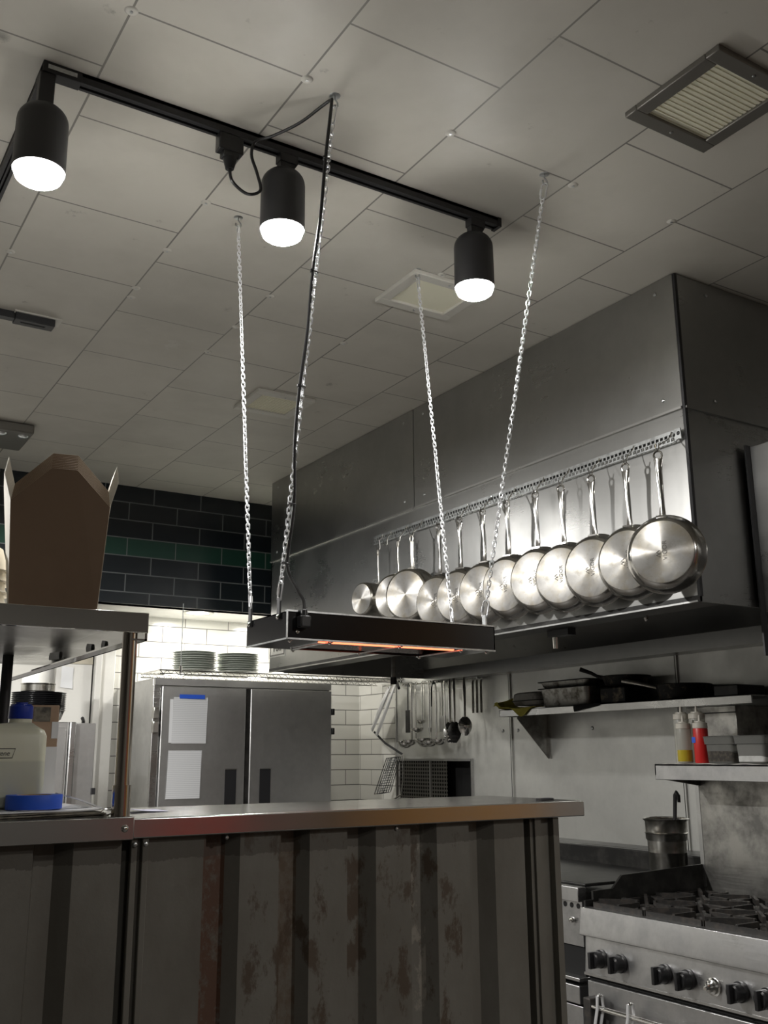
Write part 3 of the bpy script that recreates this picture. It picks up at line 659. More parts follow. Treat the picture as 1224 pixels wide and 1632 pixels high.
for x in (.955, 1.42): MB().sphere((x, 2.219, 1.416), .005, (1, .5, 1), 8).build('screw', 'galv', top)
t = T('shelf_base_plate', 'stainless cover plate with a bolt at left front of the countertop', 'plate', (.3, 2.2, CT-.02))
MB().box(-1.4, .724, 2.186, 2.199, CT-.044, CT+.004).box(-1.4, .724, 2.186, 2.30, CT, CT+.004).build('plate', 'counter', t, bev=.002)
MB().sphere((.703, 2.185, CT-.02), .008, (1, .6, 1), 12).build('bolt', 'chrome', t)
# overshelf
sh = T('over_shelf', 'polished stainless overshelf on round posts above the left of the pass', 'shelf', (.3, 2.9, 1.9))
SZ = 1.917
MB().box(-.5, .737, 2.2, 3.62, SZ-.004, SZ).build('top_sheet', 'steel', sh)
MB().box(-.5, .737, 2.197, 2.203, SZ-.045, SZ+.001).box(-.5, .737, 2.20, 2.212, SZ-.045, SZ-.042).build('front_edge', 'chrome', sh, bev=.002)
MB().box(.731, .737, 2.203, 3.62, SZ-.062, SZ).box(.70, .737, 2.203, 3.62, SZ-.062, SZ-.058).build('side_edge', 'chrome', sh)
MB().cyl((.703, 2.222, CT), (.703, 2.222, SZ-.004), .0165, seg=24).build('post', 'post', sh)
MB().cyl((.703, 2.222, CT+.004), (.703, 2.222, CT+.07), .0205, seg=24).build('post_sleeve', 'post', sh)
MB().cyl((.655, 3.30, 0), (.655, 3.30, SZ-.004), .0165, seg=20).cyl((.62, 3.32, 0), (.62, 3.32, SZ-.004), .012, seg=16).build('post', 'blackmetal', sh)
for i, (y, z, s_) in enumerate(((2.62, SZ-.03, .05), (2.50, SZ-.035, .03), (2.95, SZ-.02, .12))):
    MB().sheet(4, 4, lambda u, v: (.7285-.002*math.sin(6*u+3*v), y+s_*u, z-.022*v+.006*u), .0006).build('label_scrap', 'paper', sh)

# takeout cartons nested on the shelf
def carton():
    t = T('takeout_carton', '', 'takeout carton', (0, 0, 0), 'nested takeout cartons on the overshelf')
    W0, W1, D0, D1, H = .185, .212, .15, .18, .235   # bottom and top widths
    th = .0012
    def pane(pts, mname, nm):
        c_ = sum((V(p) for p in pts), V())/len(pts)
        b = MB(); b.quad(pts); bmesh.ops.recalc_face_normals(b.bm, faces=b.bm.faces); bmesh.ops.solidify(b.bm, geom=list(b.bm.faces), thickness=th); return b.build(nm, mname, t, smooth=False)
    a, b, c, d = W0/2, W1/2, D0/2, D1/2
    pane([(-a, -c, 0), (a, -c, 0), (b, -d, H), (.030, -d-.008, H+.078), (-.026, -d-.008, H+.078), (-b, -d, H)], 'kraft', 'front_panel')
    MB().tube([(-a, -c-.0005, 0), (-b, -d-.0005, H), (-.026, -d-.0085, H+.078), (.030, -d-.0085, H+.078), (b, -d-.0005, H), (a, -c-.0005, 0)], .0009, 4).build('cut_edge', 'cutedge', t)
    pane([(-a, c, 0), (a, c, 0), (b, d, H), (.030, d+.008, H+.078), (-.026, d+.008, H+.078), (-b, d, H)], 'kraftinside', 'back_panel')
    for s_ in (-1, 1):
        pane([(s_*a, -c, 0), (s_*a, c, 0), (s_*b, d, H), (s_*(b+.018), d-.02, H+.068), (s_*(b+.018), -d+.02, H+.068), (s_*b, -d, H)], 'kraftinside', 'side_panel')
    pane([(-a, -c, 0), (a, -c, 0), (a, c, 0), (-a, c, 0)], 'kraft', 'bottom_panel')
    return t
c0 = carton(); NC = 10
for i in range(NC):
    o = c0 if i == 0 else dup(c0, (0, 0, 0))
    o.location = (.541+.0006*i, 2.295+.0022*i, SZ+.0005+.0048*i); o.rotation_euler = (0, 0, math.radians(-11))
    o.scale = (1-.004*i, 1-.012*i, 1)
    o['label'] = 'outermost brown takeout carton, at the front of the nested stack' if i == 0 else 'brown takeout carton nested inside others, %s inward from the outermost' % ORD[i-1]
# paper bowls left of them
b0 = T('paper_bowl', '', 'paper bowl', (0, 0, 0), 'cream paper bowls stacked on the overshelf')
MB().lathe([(.055, .060), (.058, .058), (.072, .006), (.078, .004), (.079, 0), (.075, .001), (.070, .005), (.056, .055), (0, .055)], None, 32, False).build('bowl', 'bowlwhite', b0)
MB().lathe([(.078, .001), (.0815, .0035), (.078, .006), (.0745, .0035), (.078, .001)], None, 32, False).build('rolled_rim', 'bowlwhite', b0)
for i in range(5):
    o = b0 if i == 0 else dup(b0, (0, 0, 0)); o.location = (.398, 2.46, SZ+.001+.026*i); o['label'] = 'cream paper bowl upside down left of takeout cartons, %s from bottom' % ORD[i]

# ------------------------------------------------------------------ things on the pass
t = T('jug', 'milky plastic jug with blue screw cap on the left of the pass', 'bottle', (.477, 2.42, 1.4905))
prof = [(-.075, 0), (.075, 0)]
def rrect(hx, hy, r, z, n=5):
    out = []
    for cx, cy, a0 in ((hx-r, hy-r, 0), (-hx+r, hy-r, PI/2), (-hx+r, -hy+r, PI), (hx-r, -hy+r, 1.5*PI)):
        for k in range(n+1): out.append((cx+r*math.cos(a0+PI/2*k/n), cy+r*math.sin(a0+PI/2*k/n), z))
    return out
def loft(loops, mb=None):
    mb = mb or MB(); R_ = [[mb.bm.verts.new(p) for p in l] for l in loops]; n_ = len(R_[0])
    for a, b in zip(R_, R_[1:]):
        for k in range(n_): mb.bm.faces.new([a[k], a[(k+1) % n_], b[(k+1) % n_], b[k]])
    mb.bm.faces.new(R_[0][::-1]); mb.bm.faces.new(R_[-1]); return mb
sx_ = lambda l, d: [(p[0]+d, p[1], p[2]) for p in l]
loft([rrect(.089, .052, .02, 0), rrect(.095, .058, .022, .006), rrect(.095, .058, .022, .155), rrect(.090, .054, .024, .168), sx_(rrect(.060, .042, .03, .179), .015), sx_(rrect(.028, .028, .0278, .185), .042), sx_(rrect(.025, .025, .0248, .186), .042), sx_(rrect(.025, .025, .0248, .194), .042)]).build('body', 'hdpe', t, world=False, ang=50)
cp_ = loft([sx_(l, .042) for l in (rrect(.0265, .0265, .0262, .194), rrect(.0275, .0275, .0272, .197), rrect(.0265, .0265, .0262, .222), rrect(.022, .022, .0218, .227), rrect(.014, .014, .0138, .228), rrect(.014, .014, .0138, .231))]).build('cap', 'bluecap', t, world=False)
lt = text('Nalgene', .0145, 'logo', t, Matrix.Translation((-.011, -.0586, .1165)) @ Matrix.Rotation(PI/2, 4, 'X') @ Matrix(((1, .2, 0, 0), (0, 1, 0, 0), (0, 0, 1, 0), (0, 0, 0, 1))))
fr = [(-.048, -.0588, .107), (.018, -.0588, .107), (.024, -.0588, .127), (-.042, -.0588, .127)]
MB().tube(fr, .0009, 5, True).build('logo_frame', 'logo', t, world=False)
t = T('carton_box', 'tall narrow cardboard box with white labels behind the milky jug', 'box', (.585, 2.58, CT))
MB().box(.54, .636, 2.54, 2.632, CT+.001, CT+.255).build('box', 'box', t, bev=.002)
MB().box(.600, .6362, 2.5385, 2.54, CT+.035, CT+.155).box(.620, .6362, 2.5385, 2.54, CT+.175, CT+.215).build('label', 'paper', t)
MB().box(.575, .615, 2.5385, 2.54, CT+.215, CT+.25).build('top_label', 'menu', t)
# menus, papers, tape
for i in range(5):
    z = CT+.0045+.0032*i
    o = tag(MB().sheet(8, 3, lambda u, v: (.33+.355*u-.004*i, 2.245+.31*v+.006*math.sin(i*2.1), z+.0012*math.sin(7*u+i)+.004*(u**6)*(i == 4)), .0026).build('menu_booklet', 'menu' if i < 4 else 'paper'),
            'worn menu booklet under the blue tape roll, %s from bottom' % ORD[i] if i < 4 else 'white sheet topping the menus under the blue tape roll', 'booklet', 'menus stacked on the pass')
tp = T('tape_roll', 'roll of blue masking tape lying on the menus', 'tape', (.541, 2.325, CT+.0205))
R1, R0, Hh = .059, .038, .030
MB().lathe([(R0, 0), (R1, 0), (R1+.0006, .001), (R1+.0006, Hh-.001), (R1, Hh), (R0, Hh), (R0, 0)], None, 48, False).build('tape', 'bluetape', tp, world=False)
MB().lathe([(R0-.002, 0), (R0, 0), (R0, Hh), (R0-.002, Hh), (R0-.002, 0)], None, 48, False).build('core', 'box', tp, world=False)
tag(MB().sheet(10, 2, lambda u, v: (.60+.13*u, 2.36+.02*v-.02*u, CT+.052-.040*u**.8+.004*math.sin(5*u)), .003).build('paper_strip', 'paper'), 'curled white paper strip sloping from tape roll to the post', 'paper')
tag(MB().sheet(8, 3, lambda u, v: (.59+.10*u, 2.31+.03*v, CT+.019+.012*math.sin(3*u)*(1-u)), .002).build('paper_sheet', 'paper'), 'crumpled white paper beside the tape roll', 'paper')
tag(MB().sheet(6, 4, lambda u, v: (.79+.09*u, 2.40+.10*v, CT+.002+.006*(1-u)**3), .0006).build('paper_slip', 'lilac'), 'lilac paper slip lying right of the post on the countertop', 'paper')
t = T('binder_clip', 'small bent wire clip at the edge of the menus', 'clip', (.672, 2.24, CT+.01))
MB().tube([(.676, 2.238, CT+.006), (.690, 2.236, CT+.010), (.690, 2.236, CT+.016), (.674, 2.238, CT+.020), (.664, 2.24, CT+.012)], .0018, 6).build('wire', 'chrome', t)
# wire basket peeping in behind the jug
t = T('wire_basket', 'wire basket edge behind the jug at the left frame edge', 'basket', (.42, 2.62, CT))
mb = MB()
for z in (.16, .185): mb.tube([(.30, 2.56, CT+z), (.50, 2.56, CT+z), (.50, 2.66, CT+z), (.30, 2.66, CT+z)], .003, 6, True)
mb.build('rim', 'chrome', t); mb = MB()
for i in range(16): mb.tube([(.30+.0125*i, 2.56, CT+.002), (.30+.0125*i+.004, 2.558, CT+.16), (.30+.0125*i-.004, 2.558, CT+.185)], .0016, 5)
mb.build('wires', 'chrome', t)
tag(MB().box(1.95, 2.0, 2.275, 2.30, CT, CT+.006).build('metal_clip', 'blackmetal', bev=.002), 'small black metal piece on the right end of the countertop', 'clip')

# ------------------------------------------------------------------ refrigerator and alcove things
FX0, FX1, FY, FT = 2.42, 3.885, 7.0, 2.15
fr_ = T('refrigerator', 'two-door stainless reach-in refrigerator against the white tile', 'refrigerator', (3.15, 7.4, 0))
MB().box(FX0, FX1, FY+.055, 7.78, .1, FT).build('body', 'fridge', fr_, bev=.006)
MB().box(FX0+.005, FX1-.005, FY+.02, FY+.055, 2.10, FT).build('header', 'fridge', fr_)
MB().box(FX0+.02, FX1-.02, FY+.1, 7.7, 0, .1).build('kick_base', 'blackmetal', fr_)
MB().box(FX0-.004, FX0+.05, FY+.02, FY+.056, .1, 2.1).build('side_frame', 'steel', fr_, bev=.003)
def fdoor(x0, x1, hx):
    b = MB().box(x0, x1, FY, FY+.05, .16, 2.092).build('door', 'fridge', fr_, bev=.006)
    MB().box(hx-.045, hx+.045, FY-.003, FY+.002, 1.20, 1.50).build('handle', 'blackmetal', b)
    MB().box(hx-.048, hx+.048, FY-.006, FY+.001, 1.498, 1.506).build('handle_lip', 'steel', b); return b
dl = fdoor(FX0+.055, 3.135, 3.025); dr = fdoor(3.175, FX1-.01, 3.305)
MB().box(3.135, 3.175, FY+.01, FY+.05, .16, 2.09).build('mullion', 'greaseblack', fr_)
for z in (1.90, 1.80): MB().box(FX0-.008, FX0+.03, FY-.022, FY+.02, z-.04, z+.04).build('hinge', 'chrome', fr_, bev=.004)
for z in (1.93, 1.78): MB().box(FX1-.008, FX1+.012, FY-.012, FY+.02, z-.025, z+.025).build('hinge', 'greaseblack', fr_, bev=.004)
t = T('notice_sheet', 'upper printed sheet held by blue tape on the refrigerator door', 'notice', (2.69, FY-.003, 1.9), 'printed sheets on the refrigerator')
MB().sheet(6, 6, lambda u, v: (2.555+.265*u+.006*v, FY-.004-.003*math.sin(3*u+2*v), 1.685+.33*v), .0008).build('sheet', 'printed', t)
MB().box(2.605, 2.80, FY-.0085, FY-.007, 2.005, 2.035).build('blue_tape', 'bluetape', t)
MB().sheet(4, 4, lambda u, v: (2.535+.025*u, FY-.003, 1.69+.31*v), .0006).build('plastic_edge', 'paper', t)
t = T('notice_sheet', 'lower printed sheet on the refrigerator door, without tape', 'notice', (2.66, FY-.003, 1.47), 'printed sheets on the refrigerator')
MB().sheet(6, 6, lambda u, v: (2.53+.255*u+.008*v, FY-.004-.003*math.sin(2*u+3*v), 1.30+.335*v), .0008).build('sheet', 'printed', t)
# wire shelf over the refrigerator
ws = T('wire_shelf', 'chrome wire shelf hung over the refrigerator', 'shelf', (3.5, 7.1, 2.19))
mb = MB()
for y in (6.98, 7.40):
    for z in (2.178, 2.205): mb.tube([(2.44, y, z), (4.55, y, z)], .0045, 6)
    x = 2.44; k = 0; zz = []
    while x < 4.55: zz.append((x, y, 2.178 if k % 2 else 2.205)); x += .028; k += 1
    mb.tube(zz, .003, 5)
for x in (2.44, 4.55): mb.tube([(x, 6.98, 2.205), (x, 7.40, 2.205)], .0045, 6)
mb.build('frame', 'chrome', ws); mb = MB(); x = 2.46
while x < 4.55: mb.tube([(x, 6.98, 2.209), (x, 7.40, 2.209)], .0025, 5); x += .03
mb.build('deck_wires', 'chrome', ws)
for x in (2.60, 4.52): MB().cyl((x, 6.985, 2.17), (x, 6.985, 2.70 if x < 3 else 2.18+.1), .0035, seg=8).build('hanging_rod', 'galv', ws)
MB().cyl((2.60, 6.985, 2.19), (2.60, 6.985, 2.24), .012, seg=10).build('collar', 'chrome', ws)
p0 = T('plate', '', 'plate', (0, 0, 0), 'white plates stacked on the wire shelf')
MB().lathe([(0, .004), (.10, .004), (.155, .013), (.162, .016), (.163, .013), (.11, 0), (0, 0)], None, 36, False).build('dish', 'plate', p0)
MB().lathe([(.158, .012), (.164, .0155), (.158, .0165), (.158, .012)], None, 36, False).build('rim', 'plate', p0)
first = True
for sx, nn, nm in ((2.775, 9, 'left'), (3.13, 9, 'right')):
    for i in range(nn):
        o = p0 if first else dup(p0, (0, 0, 0)); first = False
        o.location = (sx+.004*math.sin(i*2.3), 7.17+.003*math.cos(i*3.1), 2.213+.0165*i); o['label'] = 'white plate in the %s stack on the wire shelf, %s from bottom' % (nm, ORD[i])
# far left: steel cabinet with bowls
cb = T('steel_cabinet', 'upright stainless cabinet in the back behind the jug', 'cabinet', (1.45, 6.9, 0))
MB().box(.95, 1.72, 6.6, 7.2, 0, 1.815).build('body', 'fridge', cb, bev=.006)
MB().box(1.722, 1.765, 6.585, 7.2, 0, 1.815).build('side_post', 'steel', cb, bev=.008)
MB().box(1.767, 1.90, 6.62, 7.2, 0, 1.81).build('side_door', 'fridge', cb, bev=.004)
MB().box(.97, 1.70, 6.585, 6.6, .1, 1.78).build('door', 'fridge', cb, bev=.004)
MB().box(1.89, 1.915, 6.60, 6.63, 1.36, 1.40).build('catch', 'blackmetal', cb)
bb = T('black_bowl', '', 'bowl', (0, 0, 0), 'black bowls stacked on the steel cabinet')
MB().lathe([(0, 0), (.12, 0), (.148, .022), (.168, .075), (.175, .079), (.174, .082), (.166, .078), (.145, .026), (0, .005)], None, 36, False).build('bowl', 'blackgloss', bb)
MB().lathe([(.168, .0765), (.177, .080), (.168, .0825), (.168, .0765)], None, 36, False).build('rim', 'blackgloss', bb)
for i in range(10):
    o = bb if i == 0 else dup(bb, (0, 0, 0)); o.location = (1.575, 6.85, 1.816+.0125*i); o['label'] = 'black bowl in the stack on the steel cabinet, %s from bottom' % ORD[i]
t = T('white_canister', 'white canister with a steel collar standing on the black bowls', 'canister', (1.55, 6.85, 2.02))
MB().lathe([(0, 2.016), (.10, 2.016), (.108, 2.02), (.108, 2.06), (.112, 2.065), (.112, 2.07), (0, 2.07)], Matrix.Translation((1.565, 6.85, 0)), 32, False).build('collar', 'bain', t)
MB().lathe([(.106, 2.07), (.112, 2.28), (.112, 2.33), (0, 2.33)], Matrix.Translation((1.565, 6.85, 0)), 32, False).build('body', 'whitepaint', t)

# ------------------------------------------------------------------ utensils on the right wall
ur = T('utensil_rail', 'thin steel utensil rail under the far end of the hood', 'rail', (4.53, 6.4, 2.16))
MB().tube([(4.53, 5.88, 2.14), (4.53, 6.97, 2.16)], .006, 8).build('rod', 'chrome', ur)
for y in (5.95, 6.45, 6.93): MB().box(4.525, 4.6, y-.006, y+.006, 2.145, 2.158).build('bracket', 'galv', ur)
MB().box(4.594, 4.60, 6.1, 6.95, 2.085, 2.10).build('back_strip', 'steel', ur)
def hang(t, y, x=4.50, top=2.15): t.location = (x, y, top)
def ladle(y, L, r, label, tilt=0., dx=0.):
    t = T('ladle', label, 'ladle', (4.505+dx, y, 2.15), 'ladles on the utensil rail', (math.radians(tilt), 0, 0))
    MB().tube([(.022, 0, -.012), (.026, 0, .006), (.012, 0, .016), (0, 0, .006), (0, 0, -.06), (0, 0, -L*.6), (0, 0, -L+.01)], [(.003, .003)]*3+[(.009, .003), (.012, .004), (.010, .004), (.008, .004)], 8, flat=(0, 1, 0)).build('handle', 'chrome', t, world=False)
    r *= 1.25
    prof = [(r*math.sin(a), -r*.72*math.cos(a)) for a in [PI/2*i/7 for i in range(8)]]; prof += [(r*1.06, .001)] + [(p[0]*.95, p[1]*.93+.001) for p in reversed(prof)]
    MB().lathe(prof, Matrix.Translation((-r*.9, 0, -L)), 24, False).build('bowl', 'chrome', t, world=False)
def spoon(y, L, label, slots, dark=False, rz=0., dx=0.):
    t = T('serving_spoon', label, 'serving spoon', (4.49+dx, y, 2.15), 'serving spoons on the utensil rail', (0, 0, math.radians(rz)))
    MB().tube([(.03, 0, -.012), (.034, 0, .006), (.018, 0, .016), (0, 0, .006), (0, 0, -.08), (-.004, 0, -L*.68)], [(.003, .003)]*3+[(.009, .003), (.012, .004), (.009, .004)], 8, flat=(0, 1, 0)).build('handle', 'chrome', t, world=False)
    def f(u, v):
        zz = -L*.67-(L*.33)*u; hw = .052*math.sin(PI*min(.97, u*.93+.06))**.6
        return (-.006-.018*math.sin(PI*u)*(1-(2*v-1)**2)+.0, (2*v-1)*hw, zz)
    b = MB().sheet(10, 8, f, .002).build('bowl', 'chrome' if not dark else 'greaseblack', t, world=False)
    if slots:
        mb = MB()
        for k in range(5): mb.box(-.0275, -.018, -.016, .016, -L*.76-.026*k-.003, -L*.76-.026*k+.006)
        mb.build('slots', 'void', b, world=False)
# labels say the place along the rail, counted from the left
ladle(6.80, .45, .055, 'steel ladle at the left end of the utensil rail')
ladle(6.70, .44, .05, 'steel ladle just right of the leftmost ladle', 0, -.03)
ladle(6.62, .29, .032, 'shortest small ladle on the rail, above the bigger bowls')
ladle(6.60, .35, .042, 'mid-length small ladle under the shortest one', 0, -.035)
ladle(6.53, .45, .052, 'steel ladle with low bowl, third of the long ladles from left')
ladle(6.43, .45, .050, 'steel ladle with low bowl, fourth of the long ladles from left', 0, -.02)
ladle(6.745, .46, .048, 'steel ladle squeezed between the two leftmost ladles', 0, -.045)
ladle(6.48, .43, .046, 'steel ladle half hidden among the low ladle bowls', 0, -.05)
ladle(6.34, .44, .050, 'steel ladle just left of the slotted spoons')
spoon(6.25, .47, 'left slotted serving spoon on the utensil rail', True, False, 40)
spoon(6.165, .47, 'right dark slotted serving spoon on the utensil rail', True, True, 40, -.02)
spoon(6.06, .42, 'unslotted serving spoon at the right of the hanging row', False, False, 50)
t = T('spatula', 'dark flat spatula hanging left of the ladles near the wall edge', 'spatula', (4.52, 6.88, 2.15), None)
MB().tube([(.016, 0, -.012), (.02, 0, .006), (.008, 0, .016), (0, 0, .004), (0, 0, -.2)], .005, 8).build('handle', 'blackmetal', t, world=False); MB().box(-.003, .003, -.035, .035, -.38, -.2).build('blade', 'greaseblack', t, world=False, bev=.002)
t = T('spatula', 'steel turner with a broad blade behind the middle ladles', 'spatula', (4.555, 6.44, 2.15), None)
MB().tube([(.004, 0, -.005), (0, 0, .008), (-.006, 0, .003), (0, 0, -.05), (0, 0, -.26)], .005, 8).build('handle', 'chrome', t, world=False); MB().box(-.002, .002, -.045, .045, -.38, -.26).build('blade', 'steel', t, world=False, bev=.002)
t = T('thermometer_probe', 'short black probe on a black hook among the ladle handles', 'utensil', (4.48, 6.44, 2.15), None)
MB().tube([(.05, 0, .0), (.03, 0, .012), (0, 0, .01), (-.012, .01, -.02), (-.016, .016, -.06), (-.016, .02, -.19)], [.004]*4+[.007, .005], 8).build('stem', 'blackplastic', t, world=False); MB().box(-.006, .006, -.006, .012, -.02, .0).build('hook_clip', 'blackplastic', t, world=False)
for i, y in enumerate((5.92, 5.97, 6.02)):
    t = T('skewer_bundle' if i == 1 else 'tongs', ['steel tongs at the shadowed right end of the rail', 'thin steel skewer bundle between tongs and spoon on the rail', 'steel tongs next to the unslotted spoon'][i], 'tongs' if i != 1 else 'skewers', (4.545, y, 2.145))
    MB().tube([(-.006, -.006, -.25), (-.004, -.006, -.03), (0, 0, 0), (-.004, .006, -.03), (-.006, .006, -.25)], (.006, .003), 8, flat=(1, 0, 0)).build('arms', 'bain', t, world=False)
    MB().tube([(.006, 0, -.012), (0, 0, .012), (-.022, 0, .008), (-.026, 0, -.006)], .0025, 6).build('hook', 'galv', t, world=False)
# folding rack with hanging tongs and grates at the wall edge
rk = T('swing_rack', 'bent black steel rack arm on the edge of the tiled wall', 'rack', (4.55, 7.12, 1.9))
MB().tube([(4.59, 7.12, 2.26), (4.55, 7.10, 2.20), (4.48, 6.95, 2.13)], .012, 8).box(4.555, 4.60, 7.09, 7.15, 2.19, 2.27).build('upper_bracket', 'blackmetal', rk)
MB().tube([(4.50, 7.375, 1.785), (4.50, 7.20, 1.69), (4.55, 7.02, 1.60)], .009, 8).build('lower_arm', 'blackmetal', rk)
MB().tube([(4.55, 7.02, 1.60), (4.56, 7.02, 1.45), (4.56, 7.05, 1.28), (4.53, 7.20, 1.215)], .007, 8).build('foot_rod', 'chrome', rk)
for k, (y1_, z1_, y2_, z2_, w_) in enumerate(((6.99, 2.17, 7.29, 1.76, .013), (7.06, 2.16, 7.37, 1.80, .012), (7.10, 2.14, 7.30, 1.90, .010))):
    t = T('tongs', ['front bright steel tongs leaning on the bent rack arm', 'middle bright steel tongs leaning on the bent rack arm', 'rear short steel tongs behind the leaning tongs'][k], 'tongs', (4.47, y1_, z1_), 'tongs on the rack at the wall edge')
    dz = V((0, y2_-y1_, z2_-z1_)); s_ = V((.014, .0, 0))
    for q in (-1, 1): MB().tube([V((0, 0, 0)), dz*.3+s_*q*.6+V((0, .008*q, 0)), dz*.8+s_*q+V((0, .014*q, 0)), dz+s_*q*.6+V((0, .014*q, 0))], [(w_*1.1, .004), (w_*1.5, .004), (w_*1.5, .004), (w_*1.6, .006)], 8, flat=(0, 1, 0)).build('arm', 'chain', t, world=False)
    MB().sphere((0, 0, 0), .009).build('pivot', 'chrome', t, world=False)
for k in range(4):
    t = T('wire_grate', '%s of four small wire grates hanging slanted below the rack arm, from left' % ORD[k], 'grate', (4.56-.035*k, 7.06-.03*k, 1.58), 'wire grates under the rack arm')
    mb = MB(); e1 = V((0, .16+.01*k, -.285)); e2 = V((-.10, -.02, -.01))
    mb.tube([V(), e1, e1+e2, e2], .0035, 6, True).build('frame', 'blackmetal', t, world=False); mb = MB()
    for i in range(1, 14): mb.tube([e1*(i/14), e1*(i/14)+e2], .0016, 4)
    mb.tube([e2*.5, e1+e2*.5], .002, 4); mb.build('wires', 'chain', t, world=False)

# ------------------------------------------------------------------ wall shelf and its load
ws2 = T('wall_shelf', 'long stainless wall shelf with triangular bracket, loaded with pans', 'shelf', (4.45, 4.5, 1.88))
WZ = 1.887
MB().box(4.3, 4.6, 3.35, 5.41, WZ-.006, WZ).box(4.3, 4.308, 3.35, 5.41, WZ-.045, WZ).box(4.3, 4.6, 5.402, 5.41, WZ-.045, WZ).box(4.565, 4.6, 3.35, 5.41, WZ, WZ+.04).build('shelf_board', 'steel', ws2, bev=.002)
MB().prism([(4.6, WZ-.006), (4.33, WZ-.045), (4.33, WZ-.06), (4.59, 1.565), (4.6, 1.565)], 'y', 5.255, 5.262).box(4.592, 4.6, 5.235, 5.262, 1.565, WZ).build('bracket', 'sootysteel', ws2, smooth=False)
tag(MB().sheet(28, 14, lambda u, v: (4.285+.12*v if v > .25 else 4.292-.01*math.sin(PI*u), 5.44-.42*u+.03*math.sin(4*v), WZ+.012+(.075*max(0, 1-abs(u-.06)/.14)*(.4+.6*v) + .004*math.sin(11*u+6*v) if v > .25 else .03*max(0, 1-abs(u-.06)/.14)-(.25-v)*4*.062*math.exp(-((u-.66)/.17)**2))), .004).build('dishcloth', 'cloth'), 'yellow-green dishcloth draped over the left end of wall shelf', 'cloth')
t = T('baking_tin', 'dark dented tin standing on the yellow cloth at shelf\'s left end', 'tin', (4.42, 5.20, WZ))
loft([rrect(.09, .13, .03, 0), rrect(.105, .145, .035, .03), rrect(.098, .138, .04, .075), rrect(.08, .12, .04, .086)]).build('body', 'tin', t, world=False); t.location = (4.42, 5.16, WZ+.024)
MB().tube([(x, y, .03) for x, y, _ in rrect(.106, .146, .035, 0)], .003, 5, True).build('rim', 'greaseblack', t, world=False)
def hotel(z, h, label, mname, loc):
    t = T('hotel_pan', label, 'pan', loc, 'hotel pans stacked on the wall shelf')
    loft([rrect(.105, .20, .03, 0), rrect(.11, .21, .032, .008), rrect(.122, .222, .035, h), rrect(.122, .222, .035, h+.001)]).build('body', mname, t, world=False)
    loft([rrect(.135, .235, .03, h), rrect(.137, .237, .03, h+.003), rrect(.135, .235, .03, h+.006)]).build('rim', 'greaseblack' if mname != 'steel' else 'oldpan', t, world=False); return t
hotel(0, .115, 'dented steel hotel pan, lower of the pair on the shelf', 'oldpan', (4.45, 4.80, WZ+.001))
hotel(0, .035, 'shallow dark steel pan covering the dented hotel pan', 'oldpan', (4.45, 4.80, WZ+.124))
t = T('black_cloth', 'black cloth hanging over the shelf edge below the hotel pan', 'cloth', (4.3, 4.53, WZ))
MB().sheet(8, 6, lambda u, v: (4.292-.006*math.sin(3*u+4*v) if v < .6 else 4.30+.12*(v-.6), 4.66-.22*u, (WZ+.006-.045*(1-v/.6)*(1.0-.75*u)) if v < .6 else WZ+.006), .005).build('cloth', 'blackcloth', t)
tag(MB().box(4.38, 4.58, 4.30, 4.52, WZ+.001, WZ+.105).build('steel_box', 'burnt', bev=.012), 'charred square baking tin right of the hotel pans', 'tin')
def skillet(loc, r, d, hdir, L, label, rim_m, name='skillet'):
    t = T(name, label, 'skillet', loc, 'black skillets on the wall shelf')
    MB().lathe([(0, 0), (r*.8, 0), (r*.86, .006), (r, d), (r+.004, d+.002), (r-.003, d), (r*.84, .008), (0, .006)], None, 40, False).build('pan_body', 'burnt', t, world=False)
    q = V(hdir).normalized()
    MB().tube([q*(r-.01)+V((0, 0, d-.01)), q*(r+.04)+V((0, 0, d+.002)), q*(r+L*.5)+V((0, 0, d+.02)), q*(r+L)+V((0, 0, d+.045))], [(.014, .004), (.010, .004), (.011, .005), (.014, .005)], 8, flat=(0, 0, 1)).build('handle', rim_m, t, world=False)
    MB().lathe([(r-.002, d), (r+.005, d+.002), (r-.002, d+.004), (r-.002, d)], None, 40, False).build('rim', 'greaseblack', t, world=False)
skillet((4.46, 3.93, WZ+.001), .155, .085, (-.35, 1, .0), .22, 'black skillet lying flat on the shelf right of baking tin', 'bain')
skillet((4.45, 4.36, WZ+.108), .145, .055, (-.45, 1, .05), .15, 'small black skillet on top of the charred baking tin', 'burnt')
tag(MB().box(4.34, 4.56, 3.46, 3.62, WZ+.001, WZ+.06).build('black_tin', 'greaseblack', bev=.006), 'black low tin at the right end of the wall shelf', 'tin')

# ------------------------------------------------------------------ range with its shelf
RX, RY1, RY0 = 3.30, 3.60, 1.75
rg = T('gas_range', 'stainless gas range with black knobs and cast iron grates at lower right', 'range', (3.7, 2.7, 0))
MB().box(RX+.05, 4.12, RY0, RY1, .1, .90).build('body', 'range', rg, bev=.003)
MB().prism([(RX+.005, .918), (RX+.05, .918), (RX+.05, .80), (RX-.012, .80), (RX-.012, .812)], 'y', RY0, RY1+.012).build('bullnose_ledge', 'range', rg, bev=.003)
MB().prism([(RX+.012, .80), (RX+.05, .80), (RX+.05, .645), (RX+.0, .645), (RX+.0, .655)], 'y', RY0, RY1-.004).build('knob_panel', 'range', rg, bev=.002)
MB().box(RX+.05, 4.12, RY0, RY1, .898, .906).build('cooktop', 'greaseblack', rg)
MB().box(RX+.012, RX+.06, RY0, RY1-.02, .618, .642).build('vent_gap', 'void', rg)
MB().box(RX-.004, RX+.05, RY0, RY1, .636, .646).build('panel_trim', 'steel', rg)
od = MB().box(RX+.0, RX+.05, RY0, RY1-.015, .14, .615).build('oven_door', 'range', rg, bev=.004)
